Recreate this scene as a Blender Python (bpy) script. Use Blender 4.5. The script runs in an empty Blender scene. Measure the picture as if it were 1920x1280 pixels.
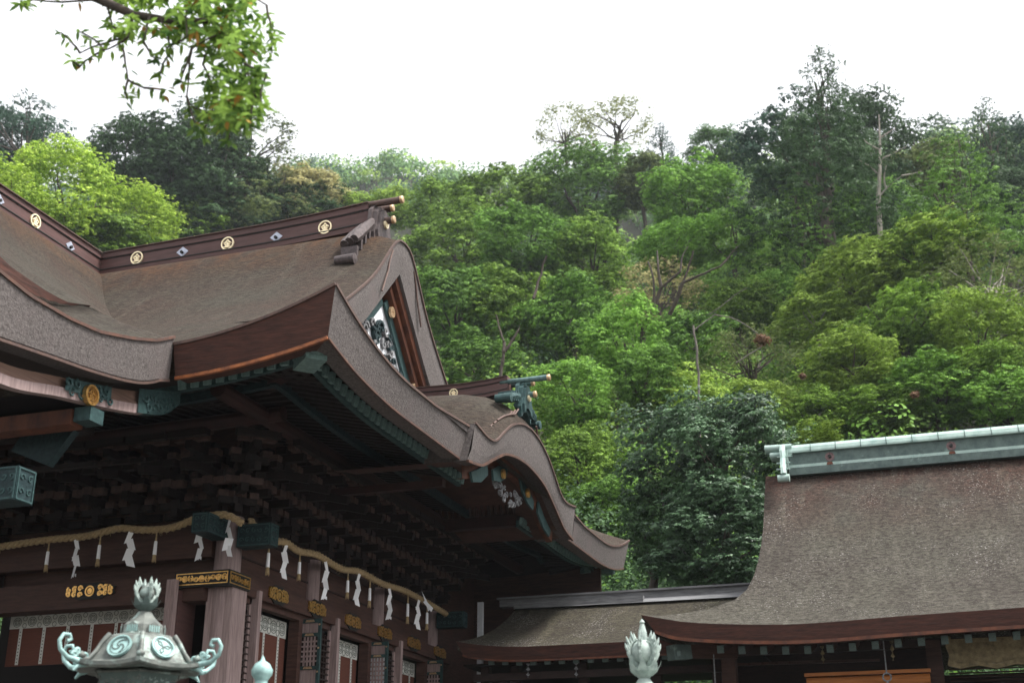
import bpy, math, random
import numpy as np
from mathutils import Vector, Matrix
random.seed(7); rng = np.random.default_rng(11)
R = math.radians
scene = bpy.context.scene
COL = scene.collection

# ------------------------------------------------------------------ camera
PITCH, YAW, FPX = R(21.4), R(18.65), 2400.0
CAM = np.array([0.0, 0.0, 1.6])
cam_d = bpy.data.cameras.new('camera'); cam = bpy.data.objects.new('camera', cam_d); COL.objects.link(cam)
cam.location = CAM; cam.rotation_euler = (R(90) + PITCH, 0, YAW)
cam_d.sensor_width = 36; cam_d.lens = FPX / 1920 * 36
cam_d.clip_start = 0.1; cam_d.clip_end = 2000
cam_d.dof.use_dof = True; cam_d.dof.focus_distance = 21; cam_d.dof.aperture_fstop = 1.7
scene.camera = cam

# ------------------------------------------------------------------ light
SUN_EL, SUN_AZ = R(60), R(88)          # azimuth from +Y towards +X
w = bpy.data.worlds.new('World'); scene.world = w; w.use_nodes = True
nt = w.node_tree; nt.nodes.clear()
sky = nt.nodes.new('ShaderNodeTexSky'); sky.sky_type = 'NISHITA'; sky.sun_disc = False
sky.sun_elevation = SUN_EL; sky.sun_rotation = SUN_AZ; sky.dust_density = 4.0; sky.air_density = 1.5
hs = nt.nodes.new('ShaderNodeHueSaturation'); hs.inputs['Saturation'].default_value = 0.12
ad = nt.nodes.new('ShaderNodeMix'); ad.data_type = 'RGBA'; ad.blend_type = 'ADD'; ad.inputs[0].default_value = 1
ad.inputs[7].default_value = (5.0, 5.1, 5.3, 1)            # the even cloud layer
bg = nt.nodes.new('ShaderNodeBackground'); bg.inputs[1].default_value = 0.08
wo = nt.nodes.new('ShaderNodeOutputWorld')
nt.links.new(sky.outputs[0], hs.inputs['Color']); nt.links.new(hs.outputs[0], ad.inputs[6])
nt.links.new(ad.outputs[2], bg.inputs[0]); nt.links.new(bg.outputs[0], wo.inputs[0])
sd = bpy.data.lights.new('sun', 'SUN'); sd.energy = 3.3; sd.angle = R(16); sd.color = (1, .97, .92)
so = bpy.data.objects.new('sun', sd); COL.objects.link(so); so.location = (20, 10, 60)
dv = Vector((math.sin(SUN_AZ) * math.cos(SUN_EL), math.cos(SUN_AZ) * math.cos(SUN_EL), math.sin(SUN_EL)))
so.rotation_euler = dv.to_track_quat('Z', 'Y').to_euler()
scene.view_settings.view_transform = 'Standard'; scene.view_settings.look = 'None'
scene.view_settings.gamma = 1; scene.view_settings.exposure = 1.2

# ------------------------------------------------------------------ helpers
F0 = np.array([-math.sin(YAW), math.cos(YAW), 0]); RT = np.array([math.cos(YAW), math.sin(YAW), 0]); U0 = np.array([0, 0, 1.])
FW = F0 * math.cos(PITCH) + U0 * math.sin(PITCH); UP = -F0 * math.sin(PITCH) + U0 * math.cos(PITCH)
def at(px, py, X=None, Y=None, Z=None):
    """survey helper: the point of a known wall / eave plane seen at a photo position"""
    v = (px - 960) * RT + (640 - py) * UP + FPX * FW
    t = (X - CAM[0]) / v[0] if X is not None else (Y - CAM[1]) / v[1] if Y is not None else (Z - CAM[2]) / v[2]
    return CAM + t * v
def depth(p): return float((np.array(p) - CAM) @ FW)

def tag(o, label=None, cat=None, group=None, kind=None):
    if label: o['label'] = label
    if cat: o['category'] = cat
    if group: o['group'] = group
    if kind: o['kind'] = kind
    return o
def empty(name, loc, label, cat, group=None, rz=0):
    o = bpy.data.objects.new(name, None); COL.objects.link(o); o.location = loc; o.rotation_euler = (0, 0, rz)
    o.empty_display_size = .2
    return tag(o, label, cat, group)
def par(o, p):
    """parent a mesh whose vertices are already in world coordinates"""
    o.parent = p
    if p.type == 'EMPTY': o.matrix_parent_inverse = Matrix.Translation(-p.location)
    return o
def par0(o, p): o.parent = p; return o

class MB:
    def __init__(s): s.v = []; s.f = []; s.m = []; s.k = 0
    def add(s, vs, fs):
        n = len(s.v); s.v += [tuple(map(float, p)) for p in vs]; s.f += [tuple(n + i for i in f) for f in fs]; s.m += [s.k] * len(fs)
    def box(s, x0, x1, y0, y1, z0, z1):
        s.add([(x, y, z) for z in (z0, z1) for y in (y0, y1) for x in (x0, x1)],
              [(0, 2, 3, 1), (4, 5, 7, 6), (0, 1, 5, 4), (2, 6, 7, 3), (0, 4, 6, 2), (1, 3, 7, 5)])
    def beam(s, a, b, wd, ht, up=(0, 0, 1), w2=None, h2=None):
        a = Vector(a); b = Vector(b); d = (b - a).normalized(); sx = d.cross(Vector(up))
        if sx.length < 1e-4: sx = Vector((1, 0, 0))
        sx.normalize(); u = sx.cross(d); w2 = wd if w2 is None else w2; h2 = ht if h2 is None else h2
        vs = []
        for p, ww, hh in ((a, wd, ht), (b, w2, h2)):
            for i, j in ((-1, -1), (1, -1), (1, 1), (-1, 1)): vs.append(p + sx * i * ww / 2 + u * j * hh / 2)
        s.add(vs, [(3, 2, 1, 0), (4, 5, 6, 7), (0, 1, 5, 4), (1, 2, 6, 5), (2, 3, 7, 6), (3, 0, 4, 7)])
    def grid(s, rows, close=False):
        n = len(rows[0]); vs = [p for r in rows for p in r]; fs = []
        for i in range(len(rows) - 1):
            for j in range(n - 1 if not close else n):
                k = (j + 1) % n
                fs.append((i * n + j, i * n + k, (i + 1) * n + k, (i + 1) * n + j))
        s.add(vs, fs)
    def sweep(s, pts, sec, up=(0, 0, 1), scales=None, cap=True):
        """sec: closed 2D section (side, up) swept along pts"""
        P = [Vector(p) for p in pts]; rows = []
        for i, p in enumerate(P):
            d = (P[min(i + 1, len(P) - 1)] - P[max(i - 1, 0)]).normalized()
            sx = d.cross(Vector(up)); sx = sx.normalized() if sx.length > 1e-4 else Vector((1, 0, 0)); u = sx.cross(d)
            k = scales[i] if scales else 1
            rows.append([p + sx * a * k + u * b * k for a, b in sec])
        s.grid(rows, close=True)
        if cap:
            n = len(sec); s.add(rows[0], [tuple(range(n))]); s.add(rows[-1], [tuple(reversed(range(n)))])
    def tube(s, pts, r, n=8, up=(0, 0, 1), scales=None):
        s.sweep(pts, [(r * math.cos(2 * math.pi * i / n), r * math.sin(2 * math.pi * i / n)) for i in range(n)], up, scales)
    def lathe(s, prof, c=(0, 0, 0), n=20, axis=2):
        rows = []
        for r, z in prof:
            row = []
            for i in range(n):
                a = 2 * math.pi * i / n; q = [r * math.cos(a), r * math.sin(a), z]
                if axis == 0: q = [z, r * math.cos(a), r * math.sin(a)]
                if axis == 1: q = [r * math.cos(a), z, r * math.sin(a)]
                row.append((c[0] + q[0], c[1] + q[1], c[2] + q[2]))
            rows.append(row)
        s.grid(rows, close=True)
    def plate(s, poly, fr, t, t0=0.0):
        """2D polygon extruded by t along the frame's normal (fr = origin, ux, uy, n)"""
        o, ux, uy, n = [np.array(q, float) for q in fr]
        a = [o + ux * p[0] + uy * p[1] + n * t0 for p in poly]; b = [q + n * t for q in a]; m = len(poly)
        s.add(a + b, [tuple(reversed(range(m))), tuple(range(m, 2 * m))] + [(i, (i + 1) % m, m + (i + 1) % m, m + i) for i in range(m)])
    def ring(s, r0, r1, fr, t, n=28, c=(0, 0), t0=0):
        for i in range(n):
            a, b = 2 * math.pi * i / n, 2 * math.pi * (i + 1) / n
            s.plate([(c[0] + r0 * math.cos(a), c[1] + r0 * math.sin(a)), (c[0] + r1 * math.cos(a), c[1] + r1 * math.sin(a)),
                     (c[0] + r1 * math.cos(b), c[1] + r1 * math.sin(b)), (c[0] + r0 * math.cos(b), c[1] + r0 * math.sin(b))], fr, t, t0)
    def disc(s, r, fr, t, n=24, c=(0, 0), t0=0):
        s.plate([(c[0] + r * math.cos(2 * math.pi * i / n), c[1] + r * math.sin(2 * math.pi * i / n)) for i in range(n)], fr, t, t0)
    def stroke(s, pts, wd, fr, t, t0=0, w1=None):
        o, ux, uy, n = [np.array(q, float) for q in fr]
        for i in range(len(pts) - 1):
            a, b = np.array(pts[i], float), np.array(pts[i + 1], float); d = b - a; L = np.linalg.norm(d)
            if L < 1e-6: continue
            d /= L; q = np.array([-d[1], d[0]]); e = d * wd * .3
            wa = wd if w1 is None else wd + (w1 - wd) * i / (len(pts) - 1); wb = wd if w1 is None else wd + (w1 - wd) * (i + 1) / (len(pts) - 1)
            s.plate([a - e - q * wa / 2, b + e - q * wb / 2, b + e + q * wb / 2, a - e + q * wa / 2], fr, t, t0 + .0004 * (i % 2))
    def build(s, name, mats, parent=None, smooth=False, local=False):
        me = bpy.data.meshes.new(name); me.from_pydata(s.v, [], s.f)
        for m in (mats if isinstance(mats, (list, tuple)) else [mats]): me.materials.append(m)
        me.polygons.foreach_set('material_index', s.m)
        if smooth: me.polygons.foreach_set('use_smooth', [True] * len(s.f))
        me.update()
        o = bpy.data.objects.new(name, me); COL.objects.link(o)
        if parent: (par0 if local else par)(o, parent)
        return o
def FX(x, y, z, s=1): return ((x, y, z), (0, 1, 0), (0, 0, 1), (1, 0, 0))      # plane facing +X
def FY(x, y, z): return ((x, y, z), (1, 0, 0), (0, 0, 1), (0, -1, 0))          # plane facing -Y

# ------------------------------------------------------------------ materials
MATS = {}
def mat(name, c1, c2=None, scale=8, rough=.8, metal=0, bump=0, bscale=None, stretch=(1, 1, 1), detail=6, spec=.3, c3=None, s3=.6, lo=.35, hi=.65, k3=.5):
    m = bpy.data.materials.new(name); m.use_nodes = True; n = m.node_tree; p = n.nodes['Principled BSDF']
    p.inputs['Roughness'].default_value = rough; p.inputs['Metallic'].default_value = metal
    p.inputs['Specular IOR Level'].default_value = spec
    p.inputs['Base Color'].default_value = (*c1, 1)
    tc = n.nodes.new('ShaderNodeTexCoord'); mp = n.nodes.new('ShaderNodeMapping'); mp.inputs['Scale'].default_value = stretch
    n.links.new(tc.outputs['Object'], mp.inputs[0])
    def noise(sc, de=detail):
        t = n.nodes.new('ShaderNodeTexNoise'); t.inputs['Scale'].default_value = sc; t.inputs['Detail'].default_value = de
        t.inputs['Roughness'].default_value = .65
        n.links.new(mp.outputs[0], t.inputs['Vector']); return t
    out = None
    if c2:
        t = noise(scale); r = n.nodes.new('ShaderNodeMapRange'); r.inputs[1].default_value = lo; r.inputs[2].default_value = hi
        n.links.new(t.outputs[0], r.inputs[0])
        x = n.nodes.new('ShaderNodeMix'); x.data_type = 'RGBA'; x.inputs[6].default_value = (*c1, 1); x.inputs[7].default_value = (*c2, 1)
        n.links.new(r.outputs[0], x.inputs[0]); out = x.outputs[2]
    if c3:
        t = noise(s3, 4); r = n.nodes.new('ShaderNodeMapRange'); r.inputs[1].default_value = k3; r.inputs[2].default_value = k3 + .15
        n.links.new(t.outputs[0], r.inputs[0])
        x = n.nodes.new('ShaderNodeMix'); x.data_type = 'RGBA'; x.inputs[7].default_value = (*c3, 1); x.inputs[6].default_value = (*c1, 1)
        if out: n.links.new(out, x.inputs[6])
        n.links.new(r.outputs[0], x.inputs[0]); out = x.outputs[2]
    if out: n.links.new(out, p.inputs['Base Color'])
    if bump:
        t = noise(bscale or scale); b = n.nodes.new('ShaderNodeBump'); b.inputs['Strength'].default_value = bump; b.inputs['Distance'].default_value = .03
        n.links.new(t.outputs[0], b.inputs['Height']); n.links.new(b.outputs[0], p.inputs['Normal'])
    MATS[name] = m; return m

def roof_mat(name, base, moss, rust, zr0, zr1, stretch, speck=.62, pale=(.42, .4, .38), rustk=1.0):
    """cypress-bark thatch: fibre grain, moss blotches, rust run-off below the copper ridge, pale flecks"""
    m = bpy.data.materials.new(name); m.use_nodes = True; n = m.node_tree; p = n.nodes['Principled BSDF']; L = n.links.new
    p.inputs['Roughness'].default_value = .9; p.inputs['Specular IOR Level'].default_value = .15
    tc = n.nodes.new('ShaderNodeTexCoord'); mp = n.nodes.new('ShaderNodeMapping'); mp.inputs['Scale'].default_value = stretch
    L(tc.outputs['Object'], mp.inputs[0])
    def noise(sc, de=5, src=None, ro=.6):
        t = n.nodes.new('ShaderNodeTexNoise'); t.inputs['Scale'].default_value = sc; t.inputs['Detail'].default_value = de; t.inputs['Roughness'].default_value = ro
        L(src or mp.outputs[0], t.inputs['Vector']); return t.outputs[0]
    def rmap(x, a, b, c=0, d=1):
        r = n.nodes.new('ShaderNodeMapRange'); r.inputs[1].default_value = a; r.inputs[2].default_value = b; r.inputs[3].default_value = c; r.inputs[4].default_value = d
        L(x, r.inputs[0]); return r.outputs[0]
    def mix(f, a, b):
        x = n.nodes.new('ShaderNodeMix'); x.data_type = 'RGBA'
        L(f, x.inputs[0])
        for k, c in ((6, a), (7, b)):
            if isinstance(c, tuple): x.inputs[k].default_value = (*c, 1)
            else: L(c, x.inputs[k])
        return x.outputs[2]
    def mul(a, b):
        x = n.nodes.new('ShaderNodeMath'); x.operation = 'MULTIPLY'; L(a, x.inputs[0])
        if isinstance(b, float): x.inputs[1].default_value = b
        else: L(b, x.inputs[1])
        return x.outputs[0]
    c = mix(rmap(noise(.5, 5, tc.outputs['Object']), .38, .62), base, moss)
    sep = n.nodes.new('ShaderNodeSeparateXYZ'); L(tc.outputs['Object'], sep.inputs[0])
    zz = rmap(sep.outputs[2], zr0, zr1)
    ru = mul(mul(zz, rmap(noise(1.3, 5, tc.outputs['Object']), .3, .6)), rustk)
    c = mix(ru, c, rust)
    m2 = n.nodes.new('ShaderNodeMapping'); m2.inputs['Scale'].default_value = (2.2, .35, .5); L(tc.outputs['Object'], m2.inputs[0])
    c = mix(mul(rmap(noise(1.6, 5, m2.outputs[0], .7), .5, .72), .55), c, tuple(q * .45 for q in base))
    c = mix(mul(rmap(noise(1.1, 6, m2.outputs[0], .7), .54, .72), .6), c, tuple(q * 1.75 for q in moss))
    g = noise(17, 6, None, .8)
    c = mix(rmap(g, .36, .64), mix(rmap(noise(3), 0, 1), (.02, .015, .012), (.035, .028, .022)), c)
    fl = mul(rmap(noise(42, 2), speck, speck + .1), rmap(noise(.9, 4, tc.outputs['Object']), .45, .65, .05, .95))
    c = mix(fl, c, pale)
    L(c, p.inputs['Base Color'])
    b = n.nodes.new('ShaderNodeBump'); b.inputs['Strength'].default_value = 1.0; b.inputs['Distance'].default_value = .07
    L(g, b.inputs['Height']); L(b.outputs[0], p.inputs['Normal'])
    MATS[name] = m; return m

bark = roof_mat('hall_bark', (.088, .060, .047), (.088, .080, .063), (.16, .062, .02), 12.4, 13.7, (.4, 1, 2.0), speck=.72)
bark_old = roof_mat('old_bark', (.102, .090, .076), (.125, .118, .095), (.085, .036, .026), 6.9, 8.9, (.6, 1, 1), speck=.61)
bark_moss = roof_mat('mossy_bark', (.068, .058, .045), (.10, .092, .062), (.2, .09, .06), 9, 10, (.6, 1, 1), speck=.58)
edge = mat('bark_edge', (.158, .138, .132), (.038, .031, .029), 26, .9, bump=.5, bscale=40, lo=.25, hi=.75, c3=(.11, .09, .087), s3=1.1, k3=.52)
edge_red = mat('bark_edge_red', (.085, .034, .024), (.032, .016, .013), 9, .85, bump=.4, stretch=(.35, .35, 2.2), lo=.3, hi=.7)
copper = mat('new_copper', (.40, .14, .05), (.13, .05, .03), 6, .5, metal=.35)
copper_dk = mat('aged_copper', (.075, .05, .045), (.12, .075, .06), 10, .6, metal=.3)
wood = mat('dark_wood', (.03, .015, .012), (.016, .009, .008), 7, .75, stretch=(1, 1, 3))
wood_r = mat('red_wood', (.15, .05, .024), (.06, .022, .014), 5, .6, stretch=(1, 1, .4))
wood_g = mat('grey_wood', (.34, .25, .24), (.21, .15, .14), 9, .7, stretch=(3, 3, .25), bump=.2)
wood_m = mat('mauve_wood', (.10, .05, .045), (.065, .034, .031), 6, .6, stretch=(.3, .3, 3))
wood_b = mat('brown_wood', (.075, .036, .027), (.042, .02, .015), 8, .7, stretch=(.4, .4, 3))
teal = mat('teal_copper', (.045, .09, .088), (.025, .05, .052), 14, .55, metal=.3, bump=.3)
teal_dk = mat('dark_teal_copper', (.022, .045, .048), (.010, .02, .023), 16, .55, metal=.3, bump=.4)
teal_lt = mat('pale_teal_copper', (.13, .20, .19), (.06, .11, .11), 12, .6, metal=.2)
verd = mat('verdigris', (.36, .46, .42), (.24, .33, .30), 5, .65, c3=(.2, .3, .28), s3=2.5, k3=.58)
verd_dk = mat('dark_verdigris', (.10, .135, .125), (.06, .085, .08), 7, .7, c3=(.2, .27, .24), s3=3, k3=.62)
bronze = mat('lantern_bronze', (.155, .165, .15), (.085, .095, .088), 14, .6, metal=.25, c3=(.3, .38, .35), s3=6, k3=.52)
bronze_lt = mat('pale_patina', (.32, .48, .46), (.18, .29, .28), 14, .6, metal=.1)
stone_lt = mat('pale_bronze', (.38, .45, .41), (.22, .27, .25), 16, .7)
gold = mat('gilding', (.80, .48, .16), (.45, .24, .07), 20, .32, metal=.85)
gold_p = mat('pale_gilding', (.95, .82, .55), None, 20, .4, metal=.4)
black = mat('black_lacquer', (.015, .014, .013), None, rough=.6)
silver = mat('zinc_plate', (.45, .47, .55), (.3, .32, .38), 20, .4, metal=.5)
straw = mat('straw_rope', (.42, .31, .17), (.24, .17, .09), 30, .9, bump=.5, stretch=(1, 1, 1))
paper = mat('white_paper', (.82, .82, .84), None, rough=.8)
wood_u = mat('shaded_timber', (.012, .006, .0055), (.006, .0035, .003), 7, .7, stretch=(1, 1, 2), c3=(.04, .02, .017), s3=3, k3=.6)  # shade under the eaves is darkened into this timber colour
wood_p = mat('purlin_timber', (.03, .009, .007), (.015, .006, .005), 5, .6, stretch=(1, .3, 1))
wood_h = mat('lit_timber', (.075, .043, .036), (.03, .017, .014), 7, .7)  # lighter copy that paints lit highlights on scattered bracket blocks
wood_w = mat('porch_wood', (.22, .13, .095), (.10, .06, .048), 5, .65, stretch=(1, .2, 9))
gold_d = mat('dull_gilding', (.62, .45, .28), (.35, .22, .12), 20, .4, metal=.6)
teal_cap = mat('cap_copper', (.22, .33, .31), (.12, .20, .19), 20, .5, metal=.2)
cloth = mat('patterned_silk', (.60, .60, .56), (.48, .48, .44), 30, .8)
cloth_dk = mat('silk_figure', (.15, .16, .14), None, rough=.8)
blind = mat('red_blind', (.13, .045, .028), (.09, .03, .02), 30, .8, stretch=(.2, .2, 8))
white = mat('white_plaster', (.78, .79, .82), (.62, .63, .67), 4, .8)
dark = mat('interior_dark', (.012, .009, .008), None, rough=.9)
plank = mat('silver_plank', (.20, .20, .205), (.10, .10, .105), 9, .7, stretch=(.3, 3, 3), c3=(.3, .3, .3), s3=2, k3=.6)
orange = mat('orange_bamboo', (.38, .14, .035), (.24, .08, .02), 10, .6, stretch=(.2, 1, 5))
tan = mat('tan_carving', (.22, .17, .09), (.09, .07, .035), 9, .7, bump=.6)
gravel = mat('gravel', (.12, .115, .105), (.065, .06, .055), 40, .95, bump=.3)
soil = mat('forest_soil', (.022, .028, .012), (.035, .03, .018), 1.2, .95, bump=.5)
trunk_m = mat('tree_bark', (.07, .055, .042), (.035, .028, .024), 5, .9, stretch=(1, 1, .3), bump=.5)
trunk_p = mat('pale_tree_bark', (.32, .29, .25), (.17, .15, .13), 5, .9, stretch=(1, 1, .3), bump=.3)

def leaf_mat(name, c, c2, trans=.25, var=.25, spec=.08):
    m = bpy.data.materials.new(name); m.use_nodes = True; n = m.node_tree; n.nodes.clear(); L = n.links.new
    out = n.nodes.new('ShaderNodeOutputMaterial'); di = n.nodes.new('ShaderNodeBsdfPrincipled'); tr = n.nodes.new('ShaderNodeBsdfTranslucent'); mx = n.nodes.new('ShaderNodeMixShader')
    di.inputs['Roughness'].default_value = .5; di.inputs['Specular IOR Level'].default_value = spec
    mx.inputs[0].default_value = trans
    tc = n.nodes.new('ShaderNodeTexCoord'); oi = n.nodes.new('ShaderNodeObjectInfo'); ge = n.nodes.new('ShaderNodeNewGeometry')
    t = n.nodes.new('ShaderNodeTexNoise'); t.inputs['Scale'].default_value = .55; t.inputs['Detail'].default_value = 4
    L(ge.outputs['Position'], t.inputs['Vector'])
    a = n.nodes.new('ShaderNodeMapRange'); a.inputs[1].default_value = .36; a.inputs[2].default_value = .64; L(t.outputs[0], a.inputs[0])
    at_ = n.nodes.new('ShaderNodeAttribute'); at_.attribute_name = 'leafv'
    s = n.nodes.new('ShaderNodeMath'); s.operation = 'MULTIPLY_ADD'; L(at_.outputs['Fac'], s.inputs[0]); s.inputs[1].default_value = .8; 
    h = n.nodes.new('ShaderNodeMath'); h.operation = 'MULTIPLY'; h.inputs[1].default_value = .2; L(a.outputs[0], h.inputs[0]); L(h.outputs[0], s.inputs[2])
    x = n.nodes.new('ShaderNodeMix'); x.data_type = 'RGBA'; x.inputs[6].default_value = (*c2, 1); x.inputs[7].default_value = (*c, 1); L(s.outputs[0], x.inputs[0])
    v = n.nodes.new('ShaderNodeHueSaturation'); mr = n.nodes.new('ShaderNodeMapRange'); mr.inputs[3].default_value = 1 - var; mr.inputs[4].default_value = 1 + var
    L(oi.outputs['Random'], mr.inputs[0]); L(mr.outputs[0], v.inputs['Value']); L(x.outputs[2], v.inputs['Color'])
    L(v.outputs[0], di.inputs['Base Color']); L(v.outputs[0], tr.inputs['Color'])
    L(di.outputs[0], mx.inputs[1]); L(tr.outputs[0], mx.inputs[2]); L(mx.outputs[0], out.inputs['Surface'])
    return m
LM = {
 'lime':   leaf_mat('lime_leaves', (.56, .72, .12), (0.122, 0.223, 0.029), var=.1),
 'bright': leaf_mat('bright_leaves', (.30, .53, .09), (0.065, 0.151, 0.025), var=.12),
 'mid':    leaf_mat('mid_green_leaves', (.31, .49, .08), (0.040, 0.086, 0.014), var=.18),
 'deep':   leaf_mat('deep_green_leaves', (.215, .40, .07), (0.025, 0.061, 0.013), var=.18),
 'yel':    leaf_mat('yellow_green_leaves', (.41, .57, .10), (0.079, 0.137, 0.022), var=.15),
 'dark':   leaf_mat('dark_leaves', (.09, .165, .065), (0.022, 0.043, 0.020), var=.15),
 'blue':   leaf_mat('blue_green_leaves', (.085, .16, .105), (0.022, 0.047, 0.032), var=.1),
 'gloss':  leaf_mat('grey_green_leaves', (.15, .27, .13), (0.022, 0.043, 0.025), var=.08, spec=.35),
 'beige':  leaf_mat('beige_leaves', (.64, .57, .27), (0.158, 0.166, 0.072), var=.1),
 'palegr': leaf_mat('pale_green_leaves', (.42, .44, .17), (0.144, 0.173, 0.065), var=.05),
 'olive':  leaf_mat('olive_leaves', (.24, .30, .10), (0.050, 0.068, 0.029), var=.15),
 'rust':   leaf_mat('dead_leaves', (.20, .12, .07), (0.094, 0.050, 0.032), var=.1),
 'far':    leaf_mat('far_leaves', (.22, .38, .13), (0.065, 0.137, 0.054), var=.1),  # distance haze painted into the colour, paler and bluer
 'near':   leaf_mat('near_leaves', (.24, .37, .07), (0.036, 0.086, 0.022), trans=.5, var=.0, spec=.3),
}

# ------------------------------------------------------------------ terrain
def terr(x, y):
    x = np.asarray(x, float); y = np.asarray(y, float)
    a = 33 + 1.5 * np.sin(x * .13) + 2.0 * np.sin(x * .05 + 1)
    s = np.clip(y - a, 0, 85)
    z = s * .64 + np.minimum(s, 3) * .3
    z = z - np.clip(y - (a + 85), 0, 60) * .25
    z = z + 1.2 * np.sin(x * .21 + y * .1) * np.clip(s / 20, 0, 1) + .8 * np.sin(x * .09 - y * .17) * np.clip(s / 20, 0, 1)
    t = np.clip((y - 175) / 130, 0, 1)
    crest = 163 - np.clip(x, -260, 120) * .135 + 2.5 * np.sin(x * .03 + .4) + 1.5 * np.sin(x * .08)
    return z + (t * t * (3 - 2 * t)) * (crest - 44) + np.clip(-y - 40, 0, 45) * .3  # last term: unseen rise behind the camera, added to cut low skylight
def build_terrain():
    b = MB()
    xs = np.concatenate([np.linspace(-420, -130, 20), np.linspace(-125, 125, 101), np.linspace(130, 420, 20)])
    ys = np.concatenate([np.linspace(-150, 28, 16), np.linspace(31, 130, 56), np.linspace(135, 420, 40)])
    b.grid([[(x, y, float(terr(x, y))) for x in xs] for y in ys])
    o = b.build('hillside', soil, smooth=True); tag(o, kind='structure')
    b = MB(); b.box(-60, 60, -60, 31, -.3, .012); tag(b.build('shrine_courtyard', gravel), kind='structure')
build_terrain()


# ================================================================== the worship hall (left)
YM, FE, SE, VX = 22.0, 13.9, -7.15, -17.3
_S = [0, .3, .6, 1.2, 1.8, 3.0, 4.6, 6.3, 7.2, 8.1]; _Z = [13.47, 13.40, 13.12, 12.36, 11.76, 10.78, 9.75, 8.68, 8.25, 7.90]
def herm(x, X, Z):
    x = min(max(x, X[0]), X[-1]); i = 0
    while i < len(X) - 2 and x > X[i + 1]: i += 1
    def sl(k):
        a, b = max(k - 1, 0), min(k + 1, len(X) - 1); return (Z[b] - Z[a]) / (X[b] - X[a])
    h = X[i + 1] - X[i]; t = (x - X[i]) / h
    return (2*t**3 - 3*t*t + 1) * Z[i] + (t**3 - 2*t*t + t) * h * sl(i) + (-2*t**3 + 3*t*t) * Z[i+1] + (t**3 - t*t) * h * sl(i + 1)
def prof(s): return herm(s, _S, _Z)
def cl(x, a=0., b=1.): return min(max(x, a), b)
VG = -9.78
def hipx(s): return VG + cl((s - 4.6) / 3.5) * (SE - VG)
def vdip(s): return .31 - .10 * cl(s / 4.6)
def vz(s): return prof(abs(s)) - vdip(abs(s))
def upl(d, s): return .56 * cl(1 - d / 2.7) ** 2 * cl((s - 4.6) / 3.5) ** 1.6
def zfront(X, s):
    z = prof(s) + upl(hipx(s) - X, s)
    if s < 5.2: z -= vdip(s) * cl((X + 10.9) / (10.9 + VG)) ** 1.7 * cl((5.2 - s) / .6)
    return z
_DY = [8, 10, 10.5, 11, 11.7, 12.3, 13, 13.5, 13.9, 14.3]; _DD = [.2, .45, .53, .6, .6, .55, .38, .22, .02, 0]
def droop(Y): return float(np.interp(Y, _DY, _DD))
def zfwd(Y, s): return prof(s) - droop(Y) * cl((s - 3) / 3.3)
SV = [0, .15, .3, .45, .6, .8, 1, 1.25, 1.5, 1.8, 2.2, 2.6, 3, 3.4, 3.8, 4.2, 4.6, 5, 5.4, 5.8, 6.2, 6.6, 7, 7.4, 7.75, 8.1]

hall = empty('shrine_hall', (-10.8, 17.8, 0), 'large dark timber shrine hall with curved bark roof and gold crests along its ridge', 'shrine hall')
b = MB()
for my in (0, 1):                                     # front slope, and its mirror behind the ridge
    rows = []
    for s in SV:
        xl = VX + s * 7.75 / 8.1 if not my else VX; xr = hipx(s); n = 26
        rows.append([(xl + (xr - xl) * (1 - (1 - i / n) ** 1.4), YM - s if not my else YM + s, zfront(xl + (xr - xl) * (1 - (1 - i / n) ** 1.4), s)) for i in range(n + 1)])
    b.grid(rows)
for mx in (1, -1):                                    # the ridge running forward: slopes to right and left
    rows = []
    for s in SV[:-1]:
        y1 = YM - s * 8.1 / 7.75; n = 30; row = []
        for i in range(n + 1):
            y = 8.3 + (y1 - 8.3) * i / n
            lip = .78 * cl((13.7 - y) / 2.6) ** 1.1 * cl((s - 4.2) / 2.0) if s < 6.25 else 0
            row.append((VX + mx * s, y, zfwd(y, s) + lip))
        rows.append(row)
        if abs(s - 6.2) < .01:
            rows.append([(VX + mx * (s + .03), q[1], zfwd(q[1], s) - .01) for q in row])
            rows.append([(VX + mx * (s + .02), q[1], zfwd(q[1], s) - .012) for q in row])
    b.grid(rows)
for m2 in (0, 1):                                     # skirt roof below the gable
    pass
rows = []
for j in range(19):
    wv = j / 18; s = 8.1 - 3.5 * wv; x = hipx(s); row = []
    for i in range(41):
        y = (YM - s) + 2 * s * i / 40; d = min(y - (YM - s), (YM + s) - y)
        row.append((x, y, prof(s) + upl(d, s)))
    rows.append(row)
rows.append([(-10.95, q[1], q[2] + .25 * cl((4.3 - abs(q[1] - YM)) / 1.2)) for q in rows[-1]])
b.grid(rows)
roof = b.build('roof', bark, hall, smooth=True)
# left half of the main roof (out of the picture to the left)
b = MB()
for my in (1, -1):
    b.grid([[(VX - i * .5, YM - my * s, prof(s)) for i in range(14)] for s in SV if True])
b.build('rear_roof', bark, hall, smooth=True)

# lip of the upper roof layer, a dark cut edge
b = MB(); t, u = [], []
for i in range(25):
    y = 14.0 - i * .24
    lip = .78 * cl((13.7 - y) / 2.6) ** 1.1
    t.append((VX + 6.235, y, zfwd(y, 6.2) + lip + .012)); u.append((VX + 6.20, y, zfwd(y, 6.2) - .02))
b.grid([t, u]); b.build('upper_eave_edge', edge_red, hall)

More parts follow.
